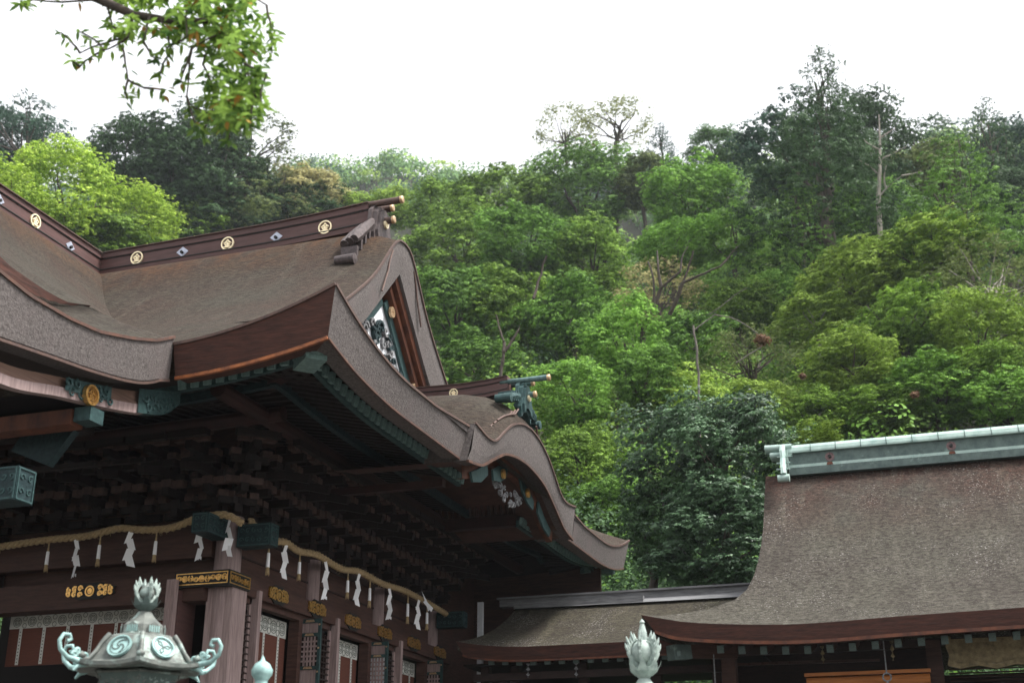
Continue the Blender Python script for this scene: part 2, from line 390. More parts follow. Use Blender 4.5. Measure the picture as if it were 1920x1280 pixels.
copper_mid = mat('dull_copper', (.13, .065, .045), (.06, .04, .035), 7, .5, metal=.3)
def band(name, top, bot, m, trim=copper, tr=.03, inner=(0, 0, 0), parent=hall, top_trim=None):
    b = MB(); n = len(top)
    rows = [[tuple(np.array(t) + (np.array(q) - np.array(t)) * k) for t, q in zip(top, bot)] for k in (0, .25, .5, .75, 1)]
    rows.append([tuple(np.array(q) + np.array(inner)) for q in bot])
    b.grid(rows)
    e = b.build(name, m, parent)
    if trim:
        b = MB(); b.sweep([tuple(np.array(q) + np.array((0, 0, -.012))) for q in bot], [(-tr, -tr * .9), (tr, -tr * .9), (tr, tr), (-tr, tr)])
        b.build('copper_trim', trim, e)
    if top_trim:
        b = MB(); b.sweep([tuple(np.array(q) + np.array((0, 0, .012))) for q in top], [(-.02, -.02), (.02, -.02), (.02, .02), (-.02, .02)])
        b.build('edge_batten', top_trim, e)
    return e
def th(d): return .43 + .25 * cl(1 - d / 2.7) ** 2
# front eave
top, bot = [], []
for i in range(25):
    x = -9.55 + (SE + 9.55) * i / 24; z = zfront(x, 8.1)
    top.append((x, FE, z)); bot.append((x - .13 * (i / 24), FE + .12, z - th(SE - x)))
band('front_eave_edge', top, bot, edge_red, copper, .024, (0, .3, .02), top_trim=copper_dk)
# side eave, both sides of the wave gable
def side(y0, y1):
    top, bot = [], []
    for i in range(31):
        y = y0 + (y1 - y0) * i / 30; d = min(y - FE, 30.1 - y); z = 7.9 + upl(d, 8.1)
        yb = y + .12 * cl(1 - (y - FE) / 1.0) - .12 * cl(1 - (30.1 - y) / 1.0)
        top.append((SE, y, z + (.12 * cl((y - 17.5) / 1.5) if y < 20 else .1 * cl((26 - y) / 1.))))
        bot.append((SE - .13, yb, z - th(d)))
    return top, bot
t, u = side(FE, 18.98); band('side_eave_edge', t, u, edge, copper_mid, .016, (-.3, 0, .02), top_trim=copper_dk)
t, u = side(24.9, 30.1); band('side_eave_edge', t, u, edge, copper_mid, .016, (-.3, 0, .02), top_trim=copper_dk)
# porch eave coming forward
_PY = [8.3, 9.5, 10.5, 11.07, 11.66, 12.28, 13.04, 13.49, 13.9]; _PT = [7.6, 7.46, 7.35, 7.29, 7.28, 7.33, 7.50, 7.66, 7.88]; _PB = [6.95, 6.8, 6.80, 6.86, 6.93, 7.0, 7.12, 7.24, 7.44]
t, u = [], []
for i in range(40):
    y = 13.9 - 5.6 * i / 39; t.append((-9.55, y, zfwd(y, 7.75))); u.append((-9.62, y + (.08 if i < 1 else 0), herm(y, _PY, _PB)))
band('porch_eave_edge', t, u, edge, copper_dk, .018, (-.4, 0, .03), top_trim=copper_mid)

# verge of the big side gable
def gp(s, off, x):                                     # gable profile, dropped by off; the boards meet in a point
    a = abs(s); z = vz(s)
    if off > .3 and a < 1.35: z = vz(1.35) + (1.35 - a) * 1.06 + .10 * (1.35 - a) ** 2 * 0
    return (x, YM + s, z - off)
ss = [-4.9 + 9.8 * i / 80 for i in range(81)]
b = MB(); b.grid([[gp(s, o_, x) for s in ss] for o_, x in ((0, VG), (.3, VG - .02), (.86, VG - .08), (.87, -10.5))])
ve = b.build('verge_edge', edge, hall, smooth=False)
b = MB(); b.sweep([gp(s, -.01, VG + .01) for s in ss], [(-.02, -.02), (.02, -.02), (.02, .02), (-.02, .02)]); b.build('edge_batten', copper_dk, ve)
for sg in (-1, 1):                                    # scroll cut lines near the top of the verge
    b = MB(); b.tube([gp(sg * (.55 + .05 * k), .10 + .055 * k, VG) for k in range(10)], .02, 6)
    b.build('verge_scroll', copper_dk, ve)
sr = [q for q in ss if q >= 0]
b = MB(); b.grid([[gp(s, o_, x) for s in sr] for o_, x in ((.84, -9.93), (1.02, -9.95), (1.03, -10.28))]); b.build('bargeboard', wood_r, hall)
b = MB(); b.grid([[gp(s, o_, x) for s in sr] for o_, x in ((1.10, -10.04), (1.20, -10.06), (1.21, -10.28))]); b.build('inner_bargeboard', wood_r, hall)
sl_ = [q for q in ss if q <= 0]
b = MB(); b.grid([[gp(s, o_, x) for s in sl_] for o_, x in ((.84, -10.15), (.90, -10.17), (.91, -10.28))]); b.build('bargeboard', wood_r, hall)
gw = MB(); gw.grid([[gp(s, .8, -10.28) for s in ss], [(-10.28, YM, 9.4) for s in ss]]); gwall = gw.build('gable_wall', teal, hall)
b = MB(); b.plate([(-3.6, 9.5), (-2.3, 10.4), (-1.1, 11.35), (-.1, 12.0), (.3, 11.6), (.8, 11.0), (1.9, 9.6)], FX(-10.26, YM, 0), .02); b.build('white_panel', white, gwall)
b = MB(); fr = FX(-10.23, YM, 0)
rr = random.Random(3)
for k in range(64):                                   # carved clouds and leaves in front of the white panel
    b.k = k % 2
    zc = rr.uniform(9.6, 11.3); yc = rr.uniform(-2.2, 1.5) * (1 - (zc - 9.6) * .42)
    r0 = rr.uniform(.09, .17); a0 = rr.uniform(0, 6.3); sgn = rr.choice((-1, 1))
    b.stroke([(yc + r0 * (1 - t / 9) * math.cos(a0 + sgn * t * .75), zc + r0 * (1 - t / 9) * math.sin(a0 + sgn * t * .75)) for t in range(9)], .055, fr, .05 + .02 * (k % 3), w1=.02)
for k in range(9):
    y_ = -1.9 + k * .42; b.stroke([(y_, 9.55), (y_ * .9 + .08, 9.9), (y_ * .85 - .05, 10.25)], .05, fr, .06)
b.build('gable_carving', [teal_dk, plank], gwall)
b = MB()
for sg in (-1, 1):                                    # teal carved plates along the boards
    b.stroke([(sg * .1, 11.9), (sg * .5, 11.5), (sg * 1.1, 10.85), (sg * 1.75, 10.15), (sg * 2.3, 9.6)], .2, FX(-10.22 if sg > 0 else -10.255, YM, 0), .05, w1=.3)
b.build('carved_border', teal, gwall)
for (y, z) in ((22.2, 11.75), (23.45, 10.5)):
    b = MB(); b.ring(.08, .115, FX(-10.12, y, z), .05); b.disc(.08, FX(-10.12, y, z), .03)
    for q in range(6): b.disc(.025, FX(-10.12, y, z), .05, 8, (.05 * math.cos(q), .05 * math.sin(q)), .0)
    b.build('gable_medallion', gold_d, gwall)

# ridge beams: base course, moulding, body, moulding, cap
def ridge(name, a, bb, z0, z1, zt0, zt1, wd, parent, mats, n=10):
    """courses of a ridge from a to bb (x,y); z0/z1 underside, zt0/zt1 top at both ends"""
    A, B_ = np.array(a, float), np.array(bb, float); d = (B_ - A) / np.linalg.norm(B_ - A); sx = np.array([d[1], -d[0]])
    bm = MB()
    for k0, k1, ww, mi in ((0, .20, wd * 1.12, 0), (.20, .24, wd * 1.22, 1), (.24, .70, wd, 0), (.70, .74, wd * 1.1, 1), (.74, .96, wd * 1.18, 0), (.96, 1.0, wd * 1.4, 2)):
        bm.k = mi; rows = [[], [], [], []]
        for i in range(n + 1):
            t = i / n; lift = .10 * max(0, t - .55) ** 2 / .2
            p = A + (B_ - A) * t; lo_ = z0 + (z1 - z0) * t + lift; hi_ = zt0 + (zt1 - zt0) * t + lift
            za, zb = lo_ + (hi_ - lo_) * k0, lo_ + (hi_ - lo_) * k1
            for r_, (sg, zz) in enumerate(((-1, za), (1, za), (1, zb), (-1, zb))):
                rows[r_].append((p[0] + sx[0] * sg * ww / 2, p[1] + sx[1] * sg * ww / 2, zz))
        bm.grid(rows + [rows[0]])
        for e in (0, n): bm.add([rows[r_][e] for r_ in range(4)], [(0, 1, 2, 3)])
    return bm.build(name, mats, parent)
r1 = ridge('ridge_beam', (VX, YM), (-10.55, YM), 13.44, 13.46, 13.98, 14.07, .34, hall, [wood_m, black, copper_dk])
r2 = ridge('ridge_beam', (VX, YM + .15), (VX, 8.4), 13.44, 13.44, 13.975, 13.975, .34, hall, [wood_m, black, copper_dk])
# crests: a ring around the character 金
KIN = [[(0, .80), (-.28, .48), (-.78, .14)], [(0, .80), (.28, .48), (.78, .14)], [(-.34, .22), (.34, .22)], [(-.55, -.10), (.55, -.10)],
       [(0, .22), (0, -.62)], [(-.40, -.24), (-.27, -.46)], [(.40, -.24), (.27, -.46)], [(-.74, -.64), (.74, -.64)]]
def crest(fr, r, parent, name='crest'):
    b = MB(); b.ring(r * .84, r, fr, .035, 32)
    for i, st in enumerate(KIN): b.stroke([(p[0] * r * .72, (p[1] - .06) * r * .80) for p in st], r * .13, fr, .03 + .0013 * i)
    o = b.build(name, gold_p, parent); tag(o, 'round gold crest with the character 金'); return o
for x in (-11.54, -13.88, -16.17): crest(FY(x, YM - .172, 13.72 + .02 * (x > -12)), .155, r1)
for y in (19.55, 17.3, 15.0, 12.7): crest(FX(VX + .172, y, 13.70), .155, r2)
def bolt(fr, parent):
    b = MB(); r = .15; b.plate([(-r, 0), (0, -r * .8), (r, 0), (0, r * .8)], fr, .01); b.k = 1
    b.disc(.035, fr, .05, 10, (.0, -.02), .01); o = b.build('bolt_plate', [silver, black], parent); return o
for x in (-12.7, -15.01): bolt(FY(x, YM - .172, 13.70), r1)
for y in (20.74, 18.45, 16.2): bolt(FX(VX + .172, y, 13.66), r2)

slate = mat('weathered_copper', (.10, .078, .076), (.05, .04, .04), 14, .55, metal=.3, bump=.2)
# ridge-end ornament with its three projecting rods
def ridge_end(x, y, z, k, m, parent, rodm, name='ridge_end_ornament', rl=(.75, .3, .38), surf=None):
    b = MB(); fr = FX(x, y, z)
    prof_ = [(-.42, -.62), (-.46, -.3), (-.34, -.02), (-.30, .30), (-.16, .46), (0, .50), (.16, .46), (.30, .30), (.34, -.02), (.46, -.3), (.42, -.62), (.2, -.42), (0, -.36), (-.2, -.42)]
    b.plate([(p[0] * k, p[1] * k) for p in prof_], fr, .12 * k)
    b.plate([(p[0] * k * .82, p[1] * k * .8 + .02) for p in prof_], fr, .07 * k, .12 * k)
    b.plate([(p[0] * k * 1.12, p[1] * k * 1.05 + .03) for p in prof_[2:9]], fr, .10 * k, -.10 * k)
    for sg in (-1, 1):                                # side fins rolling down the slopes
        for j in range(3):
            aa = [(.22 + .13 * q) * k / .86 for q in range(7)]
            pts = [(x - (.02 + .12 * j) * k, y + sg * a_, max(surf(a_) + (.07 + .02 * (j == 1)) * k, z + (.30 - .05 * j) * k - a_ * .95)) for a_ in aa]
            b.tube(pts, .10 * k, 8, (1, 0, 0), [1, 1.1, 1.15, 1.25, 1.15, 1.3, 1.0])
        for q in range(4):
            a_ = (.45 + .17 * q) * k / .86; zz = surf(a_)
            b.box(x - .34 * k, x + .06 * k, y + sg * a_ - .035, y + sg * a_ + .035, zz - .05, zz + .22 * k)
        a_ = 1.16 * k / .86; b.lathe([(0, -.36 * k), (.12 * k, -.34 * k), (.13 * k, .12 * k), (0, .14 * k)], (x, y + sg * a_, surf(a_) + .08 * k), 14, 0)
        for q in range(5):
            a0 = q * 1.2; b.tube([(x + .14 * k, y + sg * (.18 + .055 * math.cos(a0 + t * .7) * (1 - t / 9)) * k, z + (-.1 - .12 * q / 2 + .055 * math.sin(a0 + t * .7) * (1 - t / 9)) * k) for t in range(8)], .014 * k, 5, (1, 0, 0))
    e = b.build(name, m, parent)
    b = MB(); b.ring(.055 * k, .10 * k, fr, .05 * k, 20, (0, .06 * k), .19 * k); b.disc(.05 * k, fr, .06 * k, 12, (0, .06 * k), .19 * k); b.build('ornament_boss', gold_p, e)
    for (dy, dz, x0, x1) in ((-.15, .57, -.62, rl[0] - .62 + .55), (.17, .57, -.62, .30), (.0, .16, -.2, .42)):
        b = MB(); rr_ = .085 * k; L0, L1 = x + x0 * k, x + x1 * k
        b.lathe([(0, L0 - .0), (rr_ * .9, L0), (rr_ * .92, (L0 + L1) / 2), (rr_, L1 - .03)], (0, y + dy * k, z + dz * k), 14, 0)
        rod = b.build('ridge_rod', rodm, e, smooth=True)
        b = MB(); b.lathe([(rr_ * 1.08, L1 - .05), (rr_ * 1.12, L1), (rr_ * .7, L1 + .012), (rr_ * .35, L1 + .004), (0, L1 + .02)], (0, y + dy * k, z + dz * k), 14, 0); b.build('rod_cap', gold_d, rod, smooth=True)
    return e
ridge_end(-10.40, YM, 13.62, .90, slate, hall, copper_dk, surf=lambda a: zfront(-10.5, a))

# ------------------------------------------------------------------ wave gable (karahafu) over the side
KM = 21.95
_KD = [0, .5, 1.05, 1.5, 1.85, 2.1, 2.45, 2.95, 3.1]; _KT = [8.86, 8.80, 8.62, 8.36, 8.12, 8.02, 8.0, 8.06, 8.08]
_BD = [0, .4, .8, 1.2, 1.75, 2.3, 2.6, 3.0, 3.2]; _KB = [8.20, 8.18, 8.13, 8.04, 7.80, 7.54, 7.47, 7.42, 7.41]
def kt(d): return herm(abs(d), _KD, _KT)
def kb(d): return herm(abs(d), _BD, _KB)
kd = [-3.0 + 6.0 * i / 60 for i in range(61)]
wave = MB(); rows = []
for x, hh in ((-7.04, 0), (-7.12, .14), (-7.3, .33), (-7.5, .48), (-7.8, .60), (-8.2, .66), (-8.8, .68), (-9.6, .68), (-10.4, .68)):
    rows.append([(x, KM + d, kt(d) + hh * cl(1 - (abs(d) / 2.3) ** 2.2) + .10 * cl((-7.3 - x) / 1.2)) for d in kd])
wave.grid(rows); wg = wave.build('wave_gable_roof', bark, hall, smooth=True)
b = MB(); b.grid([[(-7.04, KM + d, kt(d)) for d in kd], [(-7.07, KM + d, kt(d) * .66 + kb(d) * .34) for d in kd], [(-7.10, KM + d, kt(d) * .33 + kb(d) * .67) for d in kd], [(-7.14, KM + d * 1.03, kb(d)) for d in kd], [(-7.4, KM + d * 1.03, kb(d) + .01) for d in kd]])
for sg in (-1, 1): b.add([(-7.04, KM + sg * 3, kt(3)), (-7.14, KM + sg * 3.09, kb(3)), (-7.9, KM + sg * 3.09, kb(3)), (-7.9, KM + sg * 3, kt(3) - .05)], [(0, 1, 2, 3)])
ke = b.build('wave_eave_edge', edge, hall)
b = MB(); b.sweep([(-7.13, KM + d * 1.03, kb(d) - .012) for d in kd], [(-.022, -.02), (.022, -.02), (.022, .022), (-.022, .022)]); b.build('copper_trim', copper_mid, ke)
b = MB(); b.sweep([(-7.035, KM + d, kt(d) + .01) for d in kd], [(-.018, -.018), (.018, -.018), (.018, .018), (-.018, .018)]); b.build('edge_batten', copper_dk, ke)
b = MB(); b.grid([[(x, KM + d, kb(d) + dz) for d in kd] for x, dz in ((-7.3, .02), (-7.5, .03), (-9.5, .06), (-10.6, .1))]); b.build('wave_soffit', wood_b, hall)
b = MB(); kk = [d for d in kd if abs(d) < 2.7]
b.grid([[(-7.42, KM + d * (1 - o_ * .06), kb(d) + .03 - o_) for d in kk] for o_ in (0, .22)] ); b.grid([[(-7.42 - e_, KM + d * (1 - .22 * .06), kb(d) + .03 - .22) for d in kk] for e_ in (0, .12)])
wb = b.build('wave_bargeboard', wood_r, hall)
for sg in (-1, 1):
    b = MB(); b.plate([(sg * .35, 8.02), (sg * .85, 7.95), (sg * 1.2, 7.78), (sg * 1.15, 7.6), (sg * .8, 7.66), (sg * .5, 7.80)], FX(-7.40, KM, 0), .04)
    b.build('board_fitting', teal, wb); b = MB()
    b.plate([(sg * 1.5, 7.86), (sg * 1.9, 7.62), (sg * 2.3, 7.45), (sg * 2.2, 7.3), (sg * 1.8, 7.4), (sg * 1.45, 7.62)], FX(-7.40, KM, 0), .04)
    b.build('board_fitting', teal, wb)
    b = MB(); b.ring(.05, .09, FX(-7.35, KM + sg * .72, 7.83), .04); b.disc(.05, FX(-7.35, KM + sg * .72, 7.83), .05)
    b.build('board_stud', gold, wb)
b = MB(); rr = random.Random(5)                       # hanging carving under the wave
for k in range(30):
    yc = rr.uniform(-.75, .75); zc = 7.72 - rr.uniform(.0, .34) * (1 - abs(yc) / .95); r0 = rr.uniform(.05, .10); a0 = rr.uniform(0, 6)
    b.tube([(-7.5 + .02 * (k % 3), KM + yc + r0 * (1 - t / 9) * math.cos(a0 + t * .8), zc + r0 * (1 - t / 9) * math.sin(a0 + t * .8)) for t in range(8)], .02, 5, (1, 0, 0))
b.build('hanging_carving', plank, wb)
r3 = ridge('wave_ridge', (-10.2, KM), (-7.45, KM), 9.52, 9.50, 9.93, 9.83, .26, hall, [wood_m, black, copper_dk], 6)
crest(FY(-8.55, KM - .132, 9.70), .085, r3)
ridge_end(-7.20, KM, 9.44, .66, teal, hall, teal_lt, 'wave_ridge_ornament', (.95, .3, .38), surf=lambda a: kt(a) + .55 * cl(1 - (a / 2.3) ** 2.2))
b = MB()                                              # scroll grooves beside the wave ridge end
for sg in (-1, 1):
    for k in range(3): b.tube([(-7.10 - .03 * k - .02 * t, KM + sg * (.55 + .1 * k + .14 * t), kt(.55 + .1 * k + .14 * t) + .20 - .02 * k + (.1 if t == 0 else 0)) for t in range(7)], .02, 6)
b.build('wave_scroll', copper_dk, wg)

# ------------------------------------------------------------------ soffit, rafters, fascias
def zsof(x, y):
    ds = (SE - .13) - x; df = y - (FE + .12); db = (30.0) - y
    t = min(ds, df, db); d = max(ds, df) - t if df < db else max(ds, db) - t
    z = herm(cl(t, 0, 4), [0, .6, 1.7, 3.5, 4.2], [7.50, 7.70, 7.93, 8.35, 8.5])
    return z + .30 * cl(1 - d / 2.6) ** 2 * cl(1 - t / 3.2)
xs = [SE - .13 - q for q in (0, .15, .3, .45, .6, .9, 1.2, 1.7, 2.2, 2.7, 3.2, 3.6)]
def sofgrid(b, y0, y1, n, xs_): b.grid([[(x, y0 + (y1 - y0) * i / n, zsof(x, y0 + (y1 - y0) * i / n)) for i in range(n + 1)] for x in xs_])
b = MB(); sofgrid(b, FE + .12, 19.0, 34, xs); sofgrid(b, 24.9, 30.0, 34, xs); sofgrid(b, 19.0, 24.9, 20, [x for x in xs if x < -9.4])
b.grid([[(x, FE + .12 + 4.2 * j / 10, zsof(max(x, -9.7), FE + .12 + 4.2 * j / 10)) for x in np.linspace(-17.3, -10.8, 12)] for j in range(11)])
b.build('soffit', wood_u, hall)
pr = None; RX = -7.86
def rafter(x0, y0, x1, y1, parent=hall):
    global pr
    z0, z1 = zsof(x0, y0) - .055, zsof(x1, y1) - .055
    a = Vector((x0, y0, z0)); e = Vector((x1, y1, z1)); d = (e - a); L = d.length
    if pr is None:
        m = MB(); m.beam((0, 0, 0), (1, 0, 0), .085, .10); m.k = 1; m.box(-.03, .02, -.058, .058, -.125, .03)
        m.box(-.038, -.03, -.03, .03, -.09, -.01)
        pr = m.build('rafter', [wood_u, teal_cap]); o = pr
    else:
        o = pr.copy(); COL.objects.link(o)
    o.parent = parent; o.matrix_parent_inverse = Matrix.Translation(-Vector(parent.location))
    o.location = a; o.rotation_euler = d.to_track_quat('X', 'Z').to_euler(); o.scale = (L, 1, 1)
    return o
y = 14.72
while y < 20.6: rafter(RX, y, -9.0, y); y += .2
y = 23.9
while y < 29.7: rafter(RX, y, -9.0, y); y += .2
x = -8.02
while x > -10.0: rafter(x, 14.6, x, 15.8); x -= .2
b = MB()                                              # fascia under the outer rafter ends
def fasc(pts, ht, wd=.07): b.sweep(pts, [(-wd / 2, -ht), (wd / 2, -ht), (wd / 2, 0), (-wd / 2, 0)])
fasc([(-7.93, 14.55 + i * .3, zsof(-7.93, 14.55 + i * .3) - .11) for i in range(21)], .13)
fasc([(-7.9 - i * .2, 14.66, zsof(-7.9 - i * .2, 14.66) - .11) for i in range(13)], .10)
b.build('outer_fascia', teal, hall); b = MB()
fasc([(-7.93, 23.8 + i * .3, zsof(-7.93, 23.8 + i * .3) - .11) for i in range(20)], .13)
b.build('outer_fascia', teal, hall)
b = MB()
fasc([(-8.95, 15.6 + i * .4, zsof(-8.95, 15.6 + i * .4) - .08) for i in range(34)], .13, .1)
fasc([(-8.9 - i * .4, 15.7, zsof(-8.95 - i * .4, 15.7) - .08) for i in range(8)], .13, .1)
b.build('inner_fascia', teal_dk, hall)
b = MB()                                              # carved corner block on the hip rafter
b.beam((-9.6, 16.3, zsof(-9.6, 16.3) - .1), (-7.72, 14.46, zsof(-7.72, 14.46) - .06), .2, .22)
b.k = 1; b.beam((-8.0, 14.74, zsof(-7.9, 14.65) - .17), (-7.60, 14.34, zsof(-7.7, 14.45) - .13), .30, .30)
b.plate([(-.08, -.09), (.08, -.09), (.09, .03), (0, .10), (-.09, .03)], ((-7.598, 14.338, zsof(-7.7, 14.45) - .13), (.707, .707, 0), (0, 0, 1), (.707, -.707, 0)), .02)
b.build('hip_rafter', [wood_p, teal_cap], hall); b = MB(); b.k = 1
b.beam((-8.2, 29.5, zsof(-8.2, 29.5) - .1), (-7.6, 30.1, zsof(-7.7, 29.6) - .1), .24, .26)
b.build('hip_rafter', [wood_p, teal_lt], hall)
b = MB()
yy = 15.8
while yy < 28.4: b.beam((-8.98, yy, zsof(-8.98, yy) - .10), (-10.7, yy, zsof(-10.6, yy) - .16), .075, .09); yy += .2
xx = -9.1
while xx > -16: b.beam((xx, 15.7, zsof(min(xx, -9.0), 15.7) - .10), (xx, 17.7, zsof(-9.9, 17.5) - .05), .075, .09); xx -= .2
tag(b.build('inner_rafter', wood_u, hall), kind='stuff')
b = MB()
b.tube([(-9.62, 15.2, 7.72), (-9.62, 29, 7.72)], .13, 10); b.tube([(-17, 16.6, 7.6), (-9.3, 16.6, 7.74)], .12, 10)
b.box(-9.9, -7.75, 19.32, 19.46, 7.16, 7.28); b.box(-10.3, -7.95, 23.75, 23.95, 7.50, 7.72)
b.build('purlin', wood_p, hall)
b = MB()
for k in range(19):
    x = -10.3 + k * .13; b.tube([(x, 23.7, 7.72), (x, 23.62, 7.9), (x, 23.5, 8.05), (x, 23.3, 8.2)], .035, 6, (1, 0, 0))
b.build('rib_panel', wood_p, hall)

# ------------------------------------------------------------------ bracket clusters
brp = None
def cluster(x, y, rz):
    global brp
    if brp is None:
        m = MB(); rq = random.Random(9)
        for k in range(4):
            z = 6.52 + .27 * k; L = .25 + .30 * k
            m.box(0, L + .1, -.06, .06, z, z + .13)
            for j in range(k + 1):
                xx = .25 + .30 * j; m.k = 1 if rq.random() < .3 else 0
                m.box(xx - .09, xx + .09, -.09, .09, z + .13, z + .26)
            m.box(L - .06, L + .06, -.30, .30, z + .13 - .0015, z + .235)
            for yy in (-.25, .25): m.k = 1 if rq.random() < .4 else 0; m.box(L - .085, L + .085, yy - .08, yy + .08, z + .235, z + .33)
            m.k = 0; m.box(-.0, .1, -.33, .33, z + .003, z + .12)
        m.beam((0.0, 0, 7.35), (1.35, 0, 7.02), .10, .13); m.k = 0
        m.box(1.2, 1.33, -.35, .35, 7.5, 7.6)
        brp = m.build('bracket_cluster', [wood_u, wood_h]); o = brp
    else: o = brp.copy(); COL.objects.link(o)
    o.parent = hall; o.matrix_parent_inverse = Matrix.Translation(-Vector(hall.location)); o.location = (x, y, 0); o.rotation_euler = (0, 0, rz)
yy = 17.8
for k in range(13): cluster(-10.78, 17.8 + k * .717, 0)
for k in range(9): cluster(-10.9 - k * .75, 17.78, -math.pi / 2)
cluster(-10.75, 17.75, -math.pi / 4)

# ------------------------------------------------------------------ walls, columns, beams
b = MB()
WX = -10.8
b.box(WX - .2, WX, 17.8, 27.0, 5.28, 8.4)
b.box(-11.0, -7.75, 29.55, 29.65, 0, 7.9); b.box(-17.3, WX - .2, 17.9, 18.0, 5.28, 8.4); b.box(-11.05, -10.95, 26.4, 30, 0, 8.4)  # first box: panel added to keep the space under the far soffit dark
b.box(-17.3, WX - .2, 17.9, 18.0, 1.0, 2.6); b.box(WX - .2, WX - .05, 17.9, 30, 1.0, 2.4)
for y0, y1 in ((17.9, 18.45), (20.28, 21.35), (23.18, 24.25), (26.05, 27)): b.box(WX - .15, WX - .02, y0, y1, 2.4, 5.28)
wl = b.build('wall', wood_b, hall)
b = MB(); b.box(WX - .01, WX + .02, 17.95, 26.6, 5.93, 5.96); b.box(WX - .01, WX + .03, 17.95, 26.6, 6.3, 6.42); b.build('wall_batten', wood, wl)
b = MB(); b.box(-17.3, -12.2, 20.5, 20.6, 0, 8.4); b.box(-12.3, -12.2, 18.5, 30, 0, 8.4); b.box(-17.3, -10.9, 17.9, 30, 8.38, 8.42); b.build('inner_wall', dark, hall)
b = MB(); b.box(-17.6, -9.9, 16.9, 31, .5, 1.1); b.build('veranda', wood, hall)
def col(x, y, r, z1, name='column', m=wood_g):
    b = MB(); b.lathe([(r, 1.1), (r, z1 * .5), (r * .97, z1), (0, z1)], (x, y, 0), 24); return b.build(name, m, hall, smooth=True)
col(-10.8, 17.8, .215, 6.5)
for y in (20.68, 23.52, 26.42): col(-10.8, y, .16, 6.36)
col(-15.35, 17.8, .2, 6.5, m=wood)
# corner post box lower part
b = MB(); b.box(-11.02, -10.56, 17.62, 18.06, 1.1, 5.36); b.build('corner_post_casing', wood_g, hall)
b = MB(); b.box(-17.3, -11.0, 17.5, 17.86, 5.14, 5.56); b.build('front_head_beam', wood_b, hall)
b = MB(); b.box(-17.3, -11.0, 17.62, 17.86, 5.85, 6.32); b.build('front_tie_beam', wood_b, hall)
b = MB(); b.box(-10.84, -10.58, 18.0, 27.2, 5.30, 5.56); b.box(-10.80, -10.66, 18.0, 27.2, 5.20, 5.30); b.build('side_head_beam', wood_b, hall)
# gilded corner fitting
b = MB(); b.box(-11.5, -10.52, 17.42, 18.08, 5.345, 5.585); cf = b.build('corner_fitting', black, hall)
b = MB(); rr = random.Random(8)
def filigree(b, fr, x0, x1, z0, z1, n, mi=0):
    b.stroke([(x0, z0), (x1, z0), (x1, z1), (x0, z1), (x0, z0)], .014, fr, .012)
    for k in range(n):
        xc = x0 + (x1 - x0) * (k + .5) / n; zc = (z0 + z1) / 2; r0 = min((z1 - z0) * .36, (x1 - x0) / n * .5)
        for sg in (-1, 1):
            b.stroke([(xc + sg * r0 * (1 - t / 10) * math.cos(t * .8 + k), zc + r0 * (1 - t / 10) * math.sin(t * .8 + k)) for t in range(9)], .017, fr, .012 + .001 * (k % 3))
        if k % 3 == 1: b.ring(r0 * .7, r0 * .95, fr, .02, 14, (xc, zc)); b.disc(r0 * .5, fr, .018, 10, (xc, zc))
filigree(b, FY(-11.0, 17.42, 5.465), -.46, .45, -.085, .085, 9); filigree(b, FX(-10.52, 17.75, 5.465), -.30, .30, -.085, .085, 6)
b.build('gilt_filigree', gold, cf)
def gilt(fr, wd, ht, parent, sc=1):
    b = MB(); n = 16; poly = []
    for i in range(n):
        a = 2 * math.pi * i / n; k = 1 + (.10 if i % 2 else -.06); poly.append((wd / 2 * math.cos(a) * k, ht / 2 * math.sin(a) * k))
    b.k = 1; b.plate(poly, fr, .02); b.k = 0
    b.ring(ht * .24, ht * .33, fr, .035, 14); b.disc(ht * .18, fr, .03, 10)
    for sg in (-1, 1):
        for q in range(3):
            for s2 in (-1, 1):
                xc = sg * (wd * .2 + wd * .11 * q); zc = s2 * ht * (.19 - .04 * q); r0 = ht * .17
                b.stroke([(xc + r0 * (1 - t / 10) * math.cos(t * .8 + q), zc + r0 * (1 - t / 10) * math.sin(t * .8 + q)) for t in range(8)], .032 * sc, fr, .03 + .001 * q)
    return b.build('gilt_mount', [gold, black], parent)
for y in (19.1, 20.52, 22.0, 23.46, 24.95, 26.4): gilt(FX(-10.575, y, 5.46), .66, .31, hall)
gilt(FY(-13.1, 17.49, 5.40), .95, .27, hall); gilt(FY(-15.6, 17.49, 5.40), .95, .24, hall)
# beam noses capped in carved copper
def nose(x0, x1, y0, y1, z0, z1, m=teal_dk, name='beam_nose', end='x'):
    b = MB(); b.box(x0, x1, y0, y1, z0, z1); o = b.build(name, m, hall)
    b = MB(); fr = FY((x0 + x1) / 2, y0, (z0 + z1) / 2); w_ = (x1 - x0) / 2 - .02; h_ = (z1 - z0) / 2 - .02
    b.stroke([(-w_, -h_), (w_, -h_), (w_, h_), (-w_, h_), (-w_, -h_)], .018, fr, .012)
    fx = FX(x1, (y0 + y1) / 2, (z0 + z1) / 2); v_ = (y1 - y0) / 2 - .02
    b.stroke([(-v_, -h_), (v_, -h_), (v_, h_), (-v_, h_), (-v_, -h_)], .018, fx, .012)
    for f_, ww in ((fr, w_), (fx, v_)):
        n = max(2, int(ww * 2 / .1))
        for k in range(n):
            for j in (-1, 1):
                xc = -ww + ww * 2 * (k + .5) / n; r0 = .045
                b.stroke([(xc + r0 * (1 - t / 9) * math.cos(t * .8 + k), j * h_ * .45 + r0 * (1 - t / 9) * math.sin(t * .8 + k)) for t in range(8)], .014, f_, .010 + .001 * (k % 2))
    b.build('nose_carving', teal, o); return o
nose(-10.98, -10.70, 16.95, 17.58, 6.09, 6.40); nose(-10.58, -9.99, 17.66, 17.92, 5.98, 6.34); nose(-10.62, -10.0, 26.3, 26.55, 5.98, 6.32)
